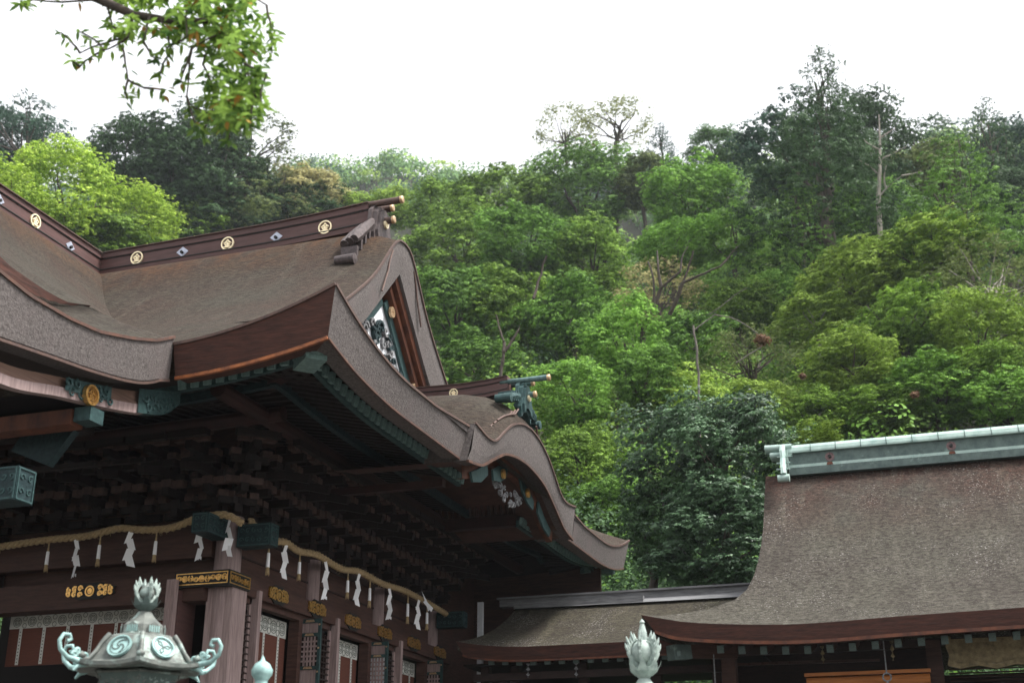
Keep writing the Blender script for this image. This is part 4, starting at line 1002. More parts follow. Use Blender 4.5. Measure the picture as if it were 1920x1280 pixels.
# ================================================================== bronze lanterns
def spiral_pts(c, r, fr_u, fr_v, turns, sg, n=22):
    return [Vector(c) + Vector(fr_u) * (r * (1 - .8 * i / n) * math.cos(sg * i / n * turns * 6.283)) + Vector(fr_v) * (r * (1 - .8 * i / n) * math.sin(sg * i / n * turns * 6.283)) for i in range(n + 1)]
def finial(root, z, k, m_fl, m_ball, tall=False):
    """lotus cup, jewel and pierced flames; z = foot height"""
    b = MB(); b.lathe([(.0, z), (.05 * k, z), (.035 * k, z + .03 * k), (.075 * k, z + .07 * k), (.085 * k, z + .10 * k), (.05 * k, z + .11 * k), (0, z + .11 * k)], (0, 0, 0), 20)
    for i in range(8):
        a = i * .785; ca, sa = math.cos(a), math.sin(a)
        for r_, zz, ww in ((.0, 0, 1),):
            p = [(.055, .05, .03), (.09, .08, .038), (.115, .125, .02), (.125, .15, .004)]
            b.grid([[(ca * q[0] * k - sa * s * q[2] * k, sa * q[0] * k + ca * s * q[2] * k, z + q[1] * k) for s in (-1, 0, 1)] for q in p])
    b.build('lotus_cup', m_fl if tall else verd_dk, root, local=True)
    b = MB(); rj = (.085 if tall else .062) * k; zc = z + .125 * k + rj
    b.lathe([(rj * math.sin(t * math.pi / 12), zc - rj * math.cos(t * math.pi / 12)) for t in range(11)] + [(rj * .3, zc + rj * 1.02), (rj * .1, zc + rj * 1.3), (0, zc + rj * 1.5)], (0, 0, 0), 20)
    j = b.build('jewel', m_ball, root, smooth=True, local=True)
    b = MB()
    for i in range(6 if tall else 4):
        a = i * math.pi * 2 / (6 if tall else 4) + .35; ca, sa = math.cos(a), math.sin(a)
        for q in range(11):                            # tongues of flame on a curved rib
            th_ = .45 + q * .22; rr_ = rj * (1.18 if tall else 1.42)
            x0, z0_ = rr_ * math.sin(th_) * 1.0, zc - rr_ * math.cos(th_)
            if th_ > 2.6: continue
            x1, z1_ = x0 + (.035 if tall else .03) * k * math.sin(th_) * (1 if q % 2 else .5), z0_ + (.065 if q % 2 else .045) * k
            b.tube([(ca * x0, sa * x0, z0_), (ca * (x0 + x1) / 2 * 1.02, sa * (x0 + x1) / 2 * 1.02, (z0_ + z1_) / 2), (ca * x1 * .96, sa * x1 * .96, z1_)], .013 * k, 5, (sa, -ca, 0), [1, .9, .15])
        b.tube([(ca * rj * (1.2 if tall else 1.42) * math.sin(.2 + t * .27), sa * rj * (1.2 if tall else 1.42) * math.sin(.2 + t * .27), zc - rj * (1.2 if tall else 1.42) * math.cos(.2 + t * .27)) for t in range(10)], .012 * k, 6, (sa, -ca, 0))
    if tall: b.lathe([(.035 * k, zc + rj * .9), (.03 * k, zc + rj * 1.6), (.016 * k, zc + rj * 2.2), (.012 * k, zc + rj * 2.3), (.020 * k, zc + rj * 2.4), (.012 * k, zc + rj * 2.55), (0, zc + rj * 2.7)], (0, 0, 0), 12)
    b.build('flame', m_fl, j, local=True)
def lantern(loc, rz, k, label, m, kind='flame', R0=.545):
    t = empty('bronze_lantern', loc, label, 'lantern', None, rz); zr = loc_zr = 2.92 if kind == 'flame' else 2.55
    t.rotation_euler = (0, 0, rz)
    def ringp(r, z, n=6, o=0.0): return [(r * math.cos(2 * math.pi * i / n + o), r * math.sin(2 * math.pi * i / n + o), z) for i in range(n)]
    O = math.pi / 2
    b = MB()                                          # hexagonal roof with sagging eaves
    def hexring(r, z, lift=0.0, sub=6):
        P = ringp(r, z, 6, O); out = []
        for i in range(6):
            a, c = np.array(P[i]), np.array(P[(i + 1) % 6])
            for q in range(sub): tt = q / sub; p = a + (c - a) * tt; p[2] += lift * (2 * abs(tt - .5)) ** 2; out.append(tuple(p))
        return out
    b.grid([hexring(R0 * .97, zr - .045, .03), hexring(R0, zr - .03, .03), hexring(R0, zr, .03), hexring(R0 * .86, zr + .008, .01), hexring(R0 * .77, zr + .03, 0), hexring(R0 * .70, zr + .09, 0), hexring(R0 * .61, zr + .17, 0), hexring(R0 * .53, zr + .225, 0), hexring(R0 * .44, zr + .248, 0), hexring(R0 * .30, zr + .25, 0)], close=True)
    b.grid([hexring(R0 * .97, zr - .045, .03), hexring(R0 * .45, zr - .03, 0)], close=True)
    rf = b.build('roof', m, t, local=True)
    for i in range(6):                                # ribs along the hips
        b = MB(); a = O + i * math.pi / 3; ca, sa = math.cos(a), math.sin(a)
        b.tube([(ca * R0 * q, sa * R0 * q, zr + z_) for q, z_ in ((.93, .03), (.82, .03), (.72, .095), (.63, .175), (.53, .24))], .017, 8, (0, 0, 1), [1.5, 1.2, 1, 1.1, 1.3])
        b.lathe([(0, 0), (.03, .01), (.036, .03), (.0, .06)], (ca * R0 * .93, sa * R0 * .93, zr + .03), 10)
        b.build('roof_rib', m, rf, smooth=True, local=True)
    for i in range(6):                                # crest discs on the roof faces
        a = O + (i + .5) * math.pi / 3; ca, sa = math.cos(a), math.sin(a); ap = math.cos(math.pi / 6)
        p0 = np.array((ca * R0 * .765 * ap, sa * R0 * .765 * ap, zr + .035)); p1 = np.array((ca * R0 * .555 * ap, sa * R0 * .555 * ap, zr + .21)); v = (p1 - p0) / np.linalg.norm(p1 - p0); u = np.array((-sa, ca, 0)); n_ = np.cross(u, v)
        if n_ @ np.array((ca, sa, .2)) < 0: n_ = -n_
        fr = (tuple((p0 + p1) / 2 + n_ * .008), tuple(u), tuple(v), tuple(n_)); rc = .098
        b = MB(); b.disc(rc, fr, .014, 26); b.ring(rc * .88, rc, fr, .010, 26, (0, 0), .014)
        b.k = 1; b.ring(rc * .74, rc * .80, fr, .003, 22, (0, 0), .0142)
        for q in range(3):
            a0 = q * 2.094 + i
            if i % 2: b.stroke([(rc * .70 * (1 - s_ / 9) * math.cos(a0 + s_ * .30), rc * .70 * (1 - s_ / 9) * math.sin(a0 + s_ * .30)) for s_ in range(9)], .010, fr, .004, .0142)
            else:
                for s2 in (-1, 1): b.stroke([(0, 0), (rc * .45 * math.cos(a0 + s2 * .35), rc * .45 * math.sin(a0 + s2 * .35)), (rc * .68 * math.cos(a0), rc * .68 * math.sin(a0))], .009, fr, .004, .0142)
        b.build('roof_crest', [bronze_lt, verd_dk], rf, local=True)
    for i in range(6):                                # upswept scrolls on the corners
        a = O + i * math.pi / 3; ca, sa = math.cos(a), math.sin(a); b = MB()
        if kind == 'flame' and i == 0: continue     # this corner has lost its scroll
        u = Vector((ca, sa, 0)); z3 = Vector((0, 0, 1)); c0 = u * (R0 + .02) + z3 * zr
        pts = [c0 - u * .10 + z3 * .01, c0 - u * .02 + z3 * .015, c0 + u * .06 + z3 * .03, c0 + u * .125 + z3 * .085, c0 + u * .14 + z3 * .15, c0 + u * .11 + z3 * .20, c0 + u * .06 + z3 * .20, c0 + u * .045 + z3 * .165, c0 + u * .075 + z3 * .15]
        b.tube(pts, .0155, 8, (-sa, ca, 0), [1.6, 1.6, 1.3, 1.1, 1.05, 1, .95, .9, 1.1])
        for (du, dz_, r_) in ((-.05, .045, .03), (.0, .055, .028), (-.02, .085, .022), (-.09, .05, .025)):
            b.tube(spiral_pts(c0 + u * du + z3 * dz_, r_, u, z3, 1.1, 1, 12), .012, 6, (-sa, ca, 0))
        b.tube([c0 - u * .10 - z3 * .01, c0 - u * .03 - z3 * .03, c0 + u * .0 - z3 * .065], .02, 8, (-sa, ca, 0), [1, .9, .5])
        b.build('corner_scroll', bronze_lt, rf, smooth=True, local=True)
    b = MB()                                          # neck: drum with openings, bell
    zt = zr + .245
    b.grid([ringp(r_, z_, 12) for r_, z_ in ((.185, zt - .02), (.19, zt + .01), (.175, zt + .02), (.165, zt + .085), (.15, zt + .10), (.10, zt + .14), (.07, zt + .175), (.055, zt + .20))], close=True)
    nk = b.build('neck', m, t, local=True)
    for i in range(6):
        b = MB(); a = O + (i + .5) * math.pi / 3; ca, sa = math.cos(a), math.sin(a); fr = ((ca * .165, sa * .165, zt + .02), (-sa, ca, 0), (0, 0, 1), (ca, sa, 0))
        b.k = 0; b.plate([(-.06, 0), (.06, 0), (.055, .05), (.0, .085), (-.055, .05)], fr, .006); b.k = 1
        for q in range(5): b.plate([(-.045 + q * .02, .005), (-.035 + q * .02, .005), (-.035 + q * .02, .055), (-.045 + q * .02, .055)], fr, .01)
        b.build('neck_window', [m, bronze_lt], nk, local=True)
    if kind == 'flame': finial(t, zt + .17, .98, stone_lt, bronze)
    elif kind == 'tall': finial(t, zt + .16, 1.35, stone_lt, stone_lt, True)
    else:
        b = MB(); z = zt + .17; b.lathe([(.06, z), (.075, z + .02), (.05, z + .05), (.055, z + .07), (.085, z + .11), (.088, z + .15), (.06, z + .20), (.02, z + .225), (.012, z + .25), (0, z + .27)], (0, 0, 0), 20); b.build('jewel', bronze_lt, t, smooth=True, local=True)
    # fire box with pierced vines, plinth and shaft
    b = MB(); zb = zr - .05; b.grid([ringp(.36, zb, 6, O), ringp(.31, zb - .12, 6, O), ringp(.29, zb - .5, 6, O), ringp(.36, zb - .55, 6, O), ringp(.40, zb - .62, 6, O), ringp(.2, zb - .75, 6, O), ringp(.16, zb - 1.3, 6, O), ringp(.3, zb - 1.5, 6, O), ringp(.42, .5, 6, O), ringp(.6, .3, 6, O), ringp(.7, 0, 6, O)], close=True)
    fb = b.build('fire_box', verd_dk, t, local=True)
    b = MB()
    for i in range(6):
        a = O + (i + .5) * math.pi / 3; ca, sa = math.cos(a), math.sin(a); ap = math.cos(math.pi / 6)
        for q in range(7):
            cx = -.15 + .05 * q; c = Vector((ca * .33 * ap - sa * cx, sa * .33 * ap + ca * cx, zb - .055 - .03 * (q % 2))); b.tube(spiral_pts(c, .032, (-sa, ca, 0), (ca * .2, sa * .2, 1), .9, (-1) ** q, 10), .009, 5, (ca, sa, 0))
        b.tube([(ca * .365 * ap - sa * s_ * .18, sa * .365 * ap + ca * s_ * .18, zb - .005) for s_ in (-1, 1)], .012, 5)
    b.build('pierced_vine', bronze, fb, local=True)
    return t
pL = at(262, 1240, Y=9.0)
FRONT = math.atan2(-9.0, -pL[0]) - math.pi / 2
t = lantern((pL[0], 9.0, 0), FRONT, 1, 'large green bronze lantern roof with crest discs, curled corner scrolls and flaming jewel', bronze)
for o in t.children_recursive: pass
t.location.z = pL[2] - 2.92 - .05
pR = at(1206, 1226, Y=12.0)
t2 = lantern((pR[0], 12.0, 0), R(10), 1, 'pale lantern below the corridor eave, only its tall flaming jewel finial in view', stone_lt, 'tall')
t2.location.z = pR[2] - (2.55 + .245 + .16 + 1.35 * .195)
pM = at(491, 1262, Y=9.6)
t3 = lantern((pM[0], 9.6, 0), R(25), 1, 'blue-green lantern before the side doors, only its round onion-shaped finial in view', bronze, 'plain')
t3.location.z = pM[2] - (2.55 + .245 + .17 + .12)

# ================================================================== trees
def mesh_from_np(name, V, Fq, mats, attr=None):
    me = bpy.data.meshes.new(name); nv, nf = len(V), len(Fq); me.vertices.add(nv); me.vertices.foreach_set('co', V.astype(np.float32).ravel())
    me.loops.add(nf * 4); me.loops.foreach_set('vertex_index', Fq.astype(np.int32).ravel()); me.polygons.add(nf)
    me.polygons.foreach_set('loop_start', np.arange(0, nf * 4, 4, dtype=np.int32)); me.polygons.foreach_set('loop_total', np.full(nf, 4, np.int32))
    if attr is not None:
        a = me.attributes.new('leafv', 'FLOAT', 'FACE'); a.data.foreach_set('value', attr.astype(np.float32))
    for m in mats: me.materials.append(m)
    me.update(calc_edges=True); return me
def leaves(C, N, size, asp, rg, droop_=0.0, rnd=.55):
    n = len(C); nr = N + rnd * rg.normal(size=(n, 3)) * .6; nr[:, 2] += .12; nr /= np.linalg.norm(nr, axis=1)[:, None]
    t = np.cross(nr, rg.normal(size=(n, 3))); t /= np.linalg.norm(t, axis=1)[:, None]; t[:, 2] -= droop_; t /= np.linalg.norm(t, axis=1)[:, None]
    bt = np.cross(nr, t); bt /= np.linalg.norm(bt, axis=1)[:, None] + 1e-9
    s = size * rg.uniform(.6, 1.35, n)[:, None]
    V = np.stack([C - t * s * .5, C + bt * s * asp * .5 + t * s * .05 + nr * s * .06, C + t * s * .5, C - bt * s * asp * .5 + t * s * .05 + nr * s * .06], 1).reshape(-1, 3)
    return V, np.arange(n * 4).reshape(-1, 4)
def clump_pts(c, r, flat, n, rg, under=.3):
    d = rg.normal(size=(n, 3)); d /= np.linalg.norm(d, axis=1)[:, None]
    k = (d[:, 2] < -.1) & (rg.random(n) > under); d[k, 2] *= -1
    bump = 1 + .16 * np.sin(d[:, 0] * 7 + c[0] * 31) * np.sin(d[:, 1] * 6 + c[1] * 17) + .1 * np.sin(d[:, 2] * 9 + c[2] * 23)
    rad = r * bump * (1 - .45 * rg.random(n) ** 2.4); P = c + d * rad[:, None] * np.array([1, 1, flat]); return P, d
def crown_np(kind, seed, n_clump, per, L, size, lsz, asp=.5, flat=.75):
    rg = np.random.default_rng(seed); Cs, Ns, At, cen = [], [], [], []
    ph = rg.uniform(0, 6, 8); LB = rg.normal(size=(11, 3)); LB[:, 2] = np.abs(LB[:, 2]) * .9 - .25; LB /= np.linalg.norm(LB, axis=1)[:, None]; LW = rg.uniform(.75, 1.05, 11)
    for i in range(n_clump):
        u = (i + .5) / n_clump
        if kind in ('broad', 'puff'):
            z = rg.uniform(-.92, .98) if i > 6 else rg.uniform(.5, .95); a = i * 2.39996 + rg.uniform(-.4, .4); rr_ = math.sqrt(max(0, 1 - z * z)) * (.80 if z > 0 else .80 + .05 * z)
            dd = np.array([math.sqrt(1 - z * z) * math.cos(a), math.sqrt(1 - z * z) * math.sin(a), z]); dots = LB @ dd; j = int(np.argmax(dots * LW)); k = (.55 + .50 * max(0, (dots[j] - .55) / .45) ** .6) * LW[j] * rg.uniform(.74, 1.08)
            c = np.array([rr_ * math.cos(a) * k, rr_ * math.sin(a) * k, z * k * rg.uniform(.85, 1.02) * 1.02]); r = rg.choice([.09, .13, .17, .22]) * rg.uniform(.85, 1.15) if kind == 'broad' else rg.choice([.14, .2, .26]) * rg.uniform(.85, 1.15); fl = flat
        elif kind == 'conifer':
            z = 1 - 2 * u ** .85; a = i * 2.39996 + rg.uniform(-.5, .5); w_ = (1 - z) / 2; k = (.10 + .92 * w_ ** .75) * rg.uniform(.45, 1.05)
            c = np.array([k * math.cos(a), k * math.sin(a), z + .03]); r = rg.uniform(.12, .24) * (.5 + .7 * w_); fl = .42
        elif kind == 'airy':
            z = rg.uniform(-.5, .95); a = i * 2.39996 + rg.uniform(-.5, .5); rr_ = math.sqrt(max(0, 1 - z * z)); k = rg.uniform(.55, 1.05)
            c = np.array([rr_ * math.cos(a) * k, rr_ * math.sin(a) * k, z * .9]); r = rg.uniform(.10, .22); fl = .5
        cen.append((c, r)); m = max(5, int(per * (r / .17) ** 2)); ax = rg.uniform(.75, 1.35, 2)
        S, sd_ = clump_pts(c, r, fl, m, rg, .22); S[:, :2] = c[:2] + (S[:, :2] - c[:2]) * ax       # leafy sprays on the bough
        tone = np.clip(.42 + rg.uniform(-.22, .22) + .32 * rg.normal(size=m), 0, 1); rs = size * rg.uniform(.55, 1.25, m)
        q = rg.normal(size=(m, L, 3)); q /= np.linalg.norm(q, axis=2)[:, :, None]; q = q + sd_[:, None, :] * .8 + np.array([0, 0, .35]); q /= np.linalg.norm(q, axis=2)[:, :, None]
        P = S[:, None, :] + q * rs[:, None, None] * rg.uniform(.4, 1.1, (m, L, 1)) * np.array([1, 1, .6])
        Cs.append(P.reshape(-1, 3)); Ns.append((q * .55 + sd_[:, None, :] * .6).reshape(-1, 3)); At.append(np.clip(tone[:, None] + .10 * rg.normal(size=(m, L)), 0, 1).ravel())
    P = np.concatenate(Cs); N = np.concatenate(Ns); V, Fq = leaves(P, N, lsz, asp, rg, .25 if kind == 'conifer' else .12)
    return V, Fq, np.concatenate(At), cen
PROTO = {}
def proto(kind, seed):
    key = (kind, seed)
    if key not in PROTO:
        k = (.85, 1.15, 1.0, 1.3, .9, 1.1, .8)[seed % 7]
        cfg = {'broad': (150, int(38 / k ** 1.6), 13, .046 * k, .034 * k, .55, .9), 'puff': (100, 34, 14, .036, .028, .6, .95), 'conifer': (130, 24, 12, .045, .034, .36, .5), 'airy': (90, 20, 12, .040, .032, .5, .6)}[kind]
        V, Fq, A, cen = crown_np(kind, seed, *cfg); PROTO[key] = (mesh_from_np('crown_%s' % kind, V, Fq, [LM['mid']], A), cen)
    return PROTO[key]
def limb(b, a, c, r0, r1, rr, n=5, wob=.08):
    a, c = Vector(a), Vector(c); L = (c - a).length; pts = []
    o1 = Vector((rr.uniform(-1, 1), rr.uniform(-1, 1), rr.uniform(-.3, .6))) * L * wob * 1.5
    for i in range(n + 1):
        t = i / n; pts.append(a.lerp(c, t) + o1 * math.sin(t * math.pi) + Vector((rr.uniform(-1, 1), rr.uniform(-1, 1), rr.uniform(-1, 1))) * L * wob * .3 * (0 < i < n))
    b.tube(pts, 1, 6, (.3, .2, 1), [r0 + (r1 - r0) * i / n for i in range(n + 1)]); return pts
TREES = 0; GR = 1.3
def tree(px, py, rx, ry, kind, leaf, label, name='broadleaf_tree', hc=8.0, Y=None, seed=None, pale=False, dens=1, group='trees on the hillside', bare=0):
    """crown centred at photo position px,py (radii in photo pixels), standing where the ray is hc metres above the slope"""
    global TREES; TREES += 1; seed = seed if seed is not None else TREES
    if Y is None:
        best = None
        for y in np.arange(34, 150, .25):
            p = at(px, py, Y=y); h = p[2] - float(terr(p[0], y))
            if best is None or abs(h - hc) < best[0]: best = (abs(h - hc), y)
            if h < hc and y > 36: break
        Y = best[1]
    c = at(px, py, Y=Y); d = depth(c); sx = rx * GR * d / FPX; sz = ry * GR * d / FPX; g = float(terr(c[0], c[1]))
    base = (c[0], c[1], g - .3); rr = random.Random(seed * 7 + 1)
    root = empty(name, base, label, 'tree', group)
    me, cen = proto(kind, seed % {'broad': 7, 'puff': 2, 'conifer': 3, 'airy': 2}[kind])
    o = bpy.data.objects.new('crown', me); COL.objects.link(o); o.parent = root
    o.location = (0, 0, c[2] - base[2]); rot = rr.uniform(0, 6.28); tl = .06 if kind == 'conifer' else .22; o.rotation_euler = (rr.uniform(-tl, tl), rr.uniform(-tl, tl), rot); o.scale = (sx * rr.uniform(.88, 1.12), sx * rr.uniform(.88, 1.12), sz)
    o.material_slots[0].link = 'OBJECT'; o.material_slots[0].material = LM[leaf]
    b = MB(); ch = c[2] - base[2]; r0 = max(.14, sx * .05); M = Matrix.Rotation(rot, 3, 'Z')
    k0 = Vector((rr.uniform(-.3, .3), rr.uniform(-.3, .3), max(ch - sz * .7, ch * .3))); k1 = Vector((rr.uniform(-.2, .2) * sx, rr.uniform(-.2, .2) * sx, ch + sz * (.55 if kind == 'conifer' else .1)))
    limb(b, (0, 0, 0), k0, r0 * 1.5, r0, rr, 5, .04); limb(b, k0, k1, r0, r0 * .35, rr, 5, .06)
    for i in range(16 if kind == 'airy' else 9):
        cc, r_ = cen[(i * 5) % len(cen)]; q = M @ Vector((cc[0] * sx, cc[1] * sx, cc[2] * sz)) + Vector((0, 0, ch)); s_ = k0.lerp(k1, rr.uniform(0, .8))
        limb(b, s_, q, r0 * .45, r0 * .08, rr, 5, .09)
    b.build('trunk', trunk_p if pale else trunk_m, root, smooth=True, local=True)
    return root
T = tree
# skyline left
T(40, 268, 76, 74, 'airy', 'blue', 'dark airy round tree against the sky at the far left edge', Y=101, seed=2)
T(30, 290, 60, 62, 'broad', 'blue', 'dark dense tree behind the airy one at the far left edge', Y=106)
T(245, 300, 76, 78, 'broad', 'dark', 'dark blue-green tree rising behind the lime tree', Y=95)
T(395, 325, 95, 100, 'broad', 'dark', 'wispy dark tree behind the hanging leaves', hc=10, pale=True)
T(345, 345, 85, 90, 'broad', 'dark', 'dense dark tree directly below the hanging leaves', hc=10)
T(470, 285, 78, 62, 'airy', 'olive', 'thin brownish tree top against the sky right of the hanging leaves', hc=14, seed=7)
T(130, 372, 104, 92, 'puff', 'lime', 'largest lime green camphor tree above the forward ridge', 'camphor_tree', hc=9)
T(15, 400, 95, 80, 'puff', 'lime', 'lime green camphor tree cut by the left edge of the photo', 'camphor_tree', hc=8)
T(258, 425, 80, 66, 'puff', 'lime', 'smaller bright green camphor tree above the valley of the hall roof', 'camphor_tree', hc=7)
T(200, 475, 95, 58, 'broad', 'mid', 'olive green tree half hidden behind the forward ridge', hc=6)
T(345, 455, 100, 62, 'broad', 'mid', 'mid green bushy tree just above the middle of the hall ridge', hc=6)
T(420, 415, 105, 72, 'broad', 'dark', 'dark green tree above the second ridge crest from the right', hc=8)
T(500, 380, 92, 70, 'conifer', 'olive', 'dull olive conifer left of the golden tree', 'conifer_tree', hc=9)
T(585, 372, 62, 52, 'broad', 'beige', 'golden flowering tree above the right end of the hall ridge', 'flowering_tree', hc=9)
T(560, 425, 80, 52, 'broad', 'dark', 'dark green tree directly behind the right end of the hall ridge', hc=6)
T(665, 408, 48, 36, 'broad', 'yel', 'small yellow green tree above the ridge rods', hc=7)
T(728, 398, 46, 40, 'broad', 'yel', 'pale yellow green tree left of the big green mass', hc=8)
# middle mass
T(835, 405, 74, 62, 'broad', 'mid', 'mid green tree at the left top of the central mass', hc=9)
T(930, 400, 88, 66, 'broad', 'mid', 'rounded mid green tree left of the top of the central mass', hc=10)
T(1090, 382, 112, 82, 'broad', 'deep', 'broad deep green tree under the pale airy skyline tree', hc=10)
T(1155, 238, 62, 40, 'airy', 'palegr', 'pale airy tree with thin limbs standing against the sky', 'skyline_tree', hc=15, Y=122, seed=4)
T(1058, 250, 46, 38, 'airy', 'palegr', 'smaller pale airy tree left of the taller skyline tree', 'skyline_tree', hc=14, Y=124, seed=5)
T(1240, 275, 32, 38, 'conifer', 'blue', 'small distant blue conifer between the airy tree and the great conifer', 'conifer_tree', Y=118)
T(1205, 350, 55, 52, 'broad', 'olive', 'dull olive tree right of the broad deep green tree', hc=9)
T(1345, 285, 62, 38, 'broad', 'far', 'distant pale green tree beside the great conifer', Y=122)
T(870, 480, 105, 82, 'broad', 'mid', 'mid green tree right of the gable apex', hc=8)
T(985, 480, 108, 80, 'broad', 'deep', 'deep green tree at the centre of the central mass', hc=8)
T(1095, 500, 92, 78, 'broad', 'mid', 'mid green tree below the broad deep green tree', hc=7)
T(860, 590, 92, 80, 'broad', 'deep', 'shaded green tree right of the gable verge', hc=7)
T(965, 600, 88, 75, 'broad', 'mid', 'lighter green tree above the wave ridge', hc=6)
T(1070, 610, 85, 78, 'broad', 'deep', 'deep green tree above the tips of the wave ridge rods', hc=6)
T(1165, 660, 78, 82, 'broad', 'bright', 'bright green drooping tree in the middle of the hillside', hc=6)
T(900, 695, 90, 60, 'broad', 'deep', 'dark green shrubby tree directly behind the wave ridge', hc=4.5)
T(1080, 760, 88, 78, 'broad', 'bright', 'bright green shrubby tree right of the wave ridge ornament', hc=4.5)
T(1100, 880, 82, 80, 'broad', 'mid', 'mid green shrubby tree right of the wave gable', hc=4)
T(1150, 985, 85, 70, 'broad', 'deep', 'yellowish green shrub above the far eave tip', hc=3)
T(1290, 392, 90, 78, 'broad', 'bright', 'fresh green tree left of the great conifer', hc=9)
T(1265, 470, 68, 44, 'broad', 'bright', 'umbrella shaped fresh green tree on dark forked limbs', hc=9, seed=3)
T(1375, 450, 72, 52, 'broad', 'bright', 'fresh green tree touching the left foot of the great conifer', hc=8)
T(1235, 560, 62, 62, 'airy', 'beige', 'beige leafed tree behind the dark forked limbs', hc=7)
T(1390, 590, 72, 58, 'broad', 'mid', 'rounded grey-green tree right of the dark forked limbs', hc=6)
T(1470, 560, 58, 58, 'broad', 'bright', 'vivid green tree in the gap below the great conifer', hc=6)
T(1212, 725, 62, 58, 'broad', 'deep', 'deep green tree hiding the foot of the forked tree', hc=5.5)
T(1850, 712, 78, 46, 'broad', 'mid', 'mid green tree hiding the foot of the bare branching tree', hc=5.2)
T(1290, 650, 75, 60, 'broad', 'deep', 'deep green tree left of the dead reddish branch', hc=5.5)
T(1400, 690, 78, 56, 'airy', 'olive', 'thin olive tree around the dead reddish branch', hc=5.5)
T(1300, 770, 88, 58, 'broad', 'yel', 'yellow green shrubby tree above the grey-green bush', hc=4.5)
T(1430, 770, 70, 50, 'broad', 'yel', 'yellow green shrubby tree above the verdigris ridge end', hc=4.5)
T(1345, 890, 150, 128, 'broad', 'gloss', 'large grey-green glossy bush tree left of the verdigris ridge end', 'evergreen_bush', hc=5, Y=35.5)
T(1370, 1040, 130, 95, 'broad', 'gloss', 'lower grey-green glossy bush beside the verge of the right roof', 'evergreen_bush', hc=3, Y=34.5)
T(1240, 1020, 78, 95, 'broad', 'dark', 'dark shaded bush between far eave tip and grey-green bush', 'evergreen_bush', hc=3, Y=35)
# right side
T(1545, 210, 78, 100, 'conifer', 'dark', 'tallest great conifer rising highest against the sky', 'conifer_tree', hc=19, Y=80, seed=1)
T(1545, 330, 150, 125, 'conifer', 'dark', 'broad dark conifer forming the shoulders of the great conifer', 'conifer_tree', hc=14, Y=78, seed=2)
T(1480, 300, 85, 90, 'broad', 'blue', 'dark leafy tree on the left shoulder of the great conifer', hc=12)
T(1620, 300, 75, 110, 'broad', 'dark', 'dark leafy tree on the right shoulder of the great conifer', hc=12)
T(1520, 440, 125, 90, 'conifer', 'deep', 'green conifer below the great conifer', 'conifer_tree', hc=9)
T(1640, 430, 95, 85, 'broad', 'deep', 'deep green tree right below the dead trunk', hc=8)
T(1735, 290, 68, 62, 'airy', 'dark', 'thin dark tree top right of the dead trunk', 'conifer_tree', hc=12)
T(1725, 345, 78, 60, 'broad', 'olive', 'brownish olive tree right of the dead trunk', hc=10)
T(1862, 285, 58, 85, 'conifer', 'dark', 'pointed dark conifer against the sky at the right', 'conifer_tree', hc=13)
T(1900, 300, 70, 60, 'broad', 'blue', 'blue-green distant tree at the right edge', Y=110)
T(1800, 380, 95, 105, 'conifer', 'deep', 'layered green conifer at the right', 'conifer_tree', hc=11)
T(1885, 420, 85, 100, 'broad', 'dark', 'dark tree at the right edge below the pointed conifer', hc=9)
T(1740, 480, 110, 62, 'broad', 'yel', 'yellow green tree with flat top on the right slope', hc=8)
T(1610, 545, 95, 62, 'broad', 'yel', 'yellow green tree left of the flat topped one', hc=7)
T(1850, 540, 98, 66, 'airy', 'olive', 'grey thinly leaved tree on the right slope', hc=7, pale=True)
T(1530, 610, 72, 48, 'broad', 'yel', 'small yellow green tree with pale trunk', hc=6, pale=True)
T(1700, 620, 105, 66, 'broad', 'mid', 'green spreading tree in the middle of the right slope', hc=6)
T(1830, 640, 105, 70, 'broad', 'yel', 'yellow green spreading tree near the right edge', hc=6)
T(1590, 700, 100, 62, 'broad', 'yel', 'yellow green spreading tree above the ridge seam', hc=5.5)
T(1750, 745, 98, 58, 'broad', 'bright', 'bright green shrubby tree above the second ridge bolt', hc=4.5)
T(1885, 760, 82, 55, 'broad', 'bright', 'bright green shrubby tree at the right edge above the ridge', hc=4.5)
T(1640, 785, 95, 45, 'broad', 'mid', 'mid green shrubby tree just above the verdigris ridge', hc=4)
T(1520, 790, 72, 48, 'broad', 'mid', 'mid green shrubby tree above the left end of the verdigris ridge', hc=4.2)
T(1530, 840, 68, 30, 'broad', 'yel', 'light yellow green shrub touching the verdigris ridge', hc=3.2, Y=36)

trunk_g = mat('grey_tree_bark', (.16, .14, .12), (.09, .08, .07), 5, .9, stretch=(1, 1, .3))
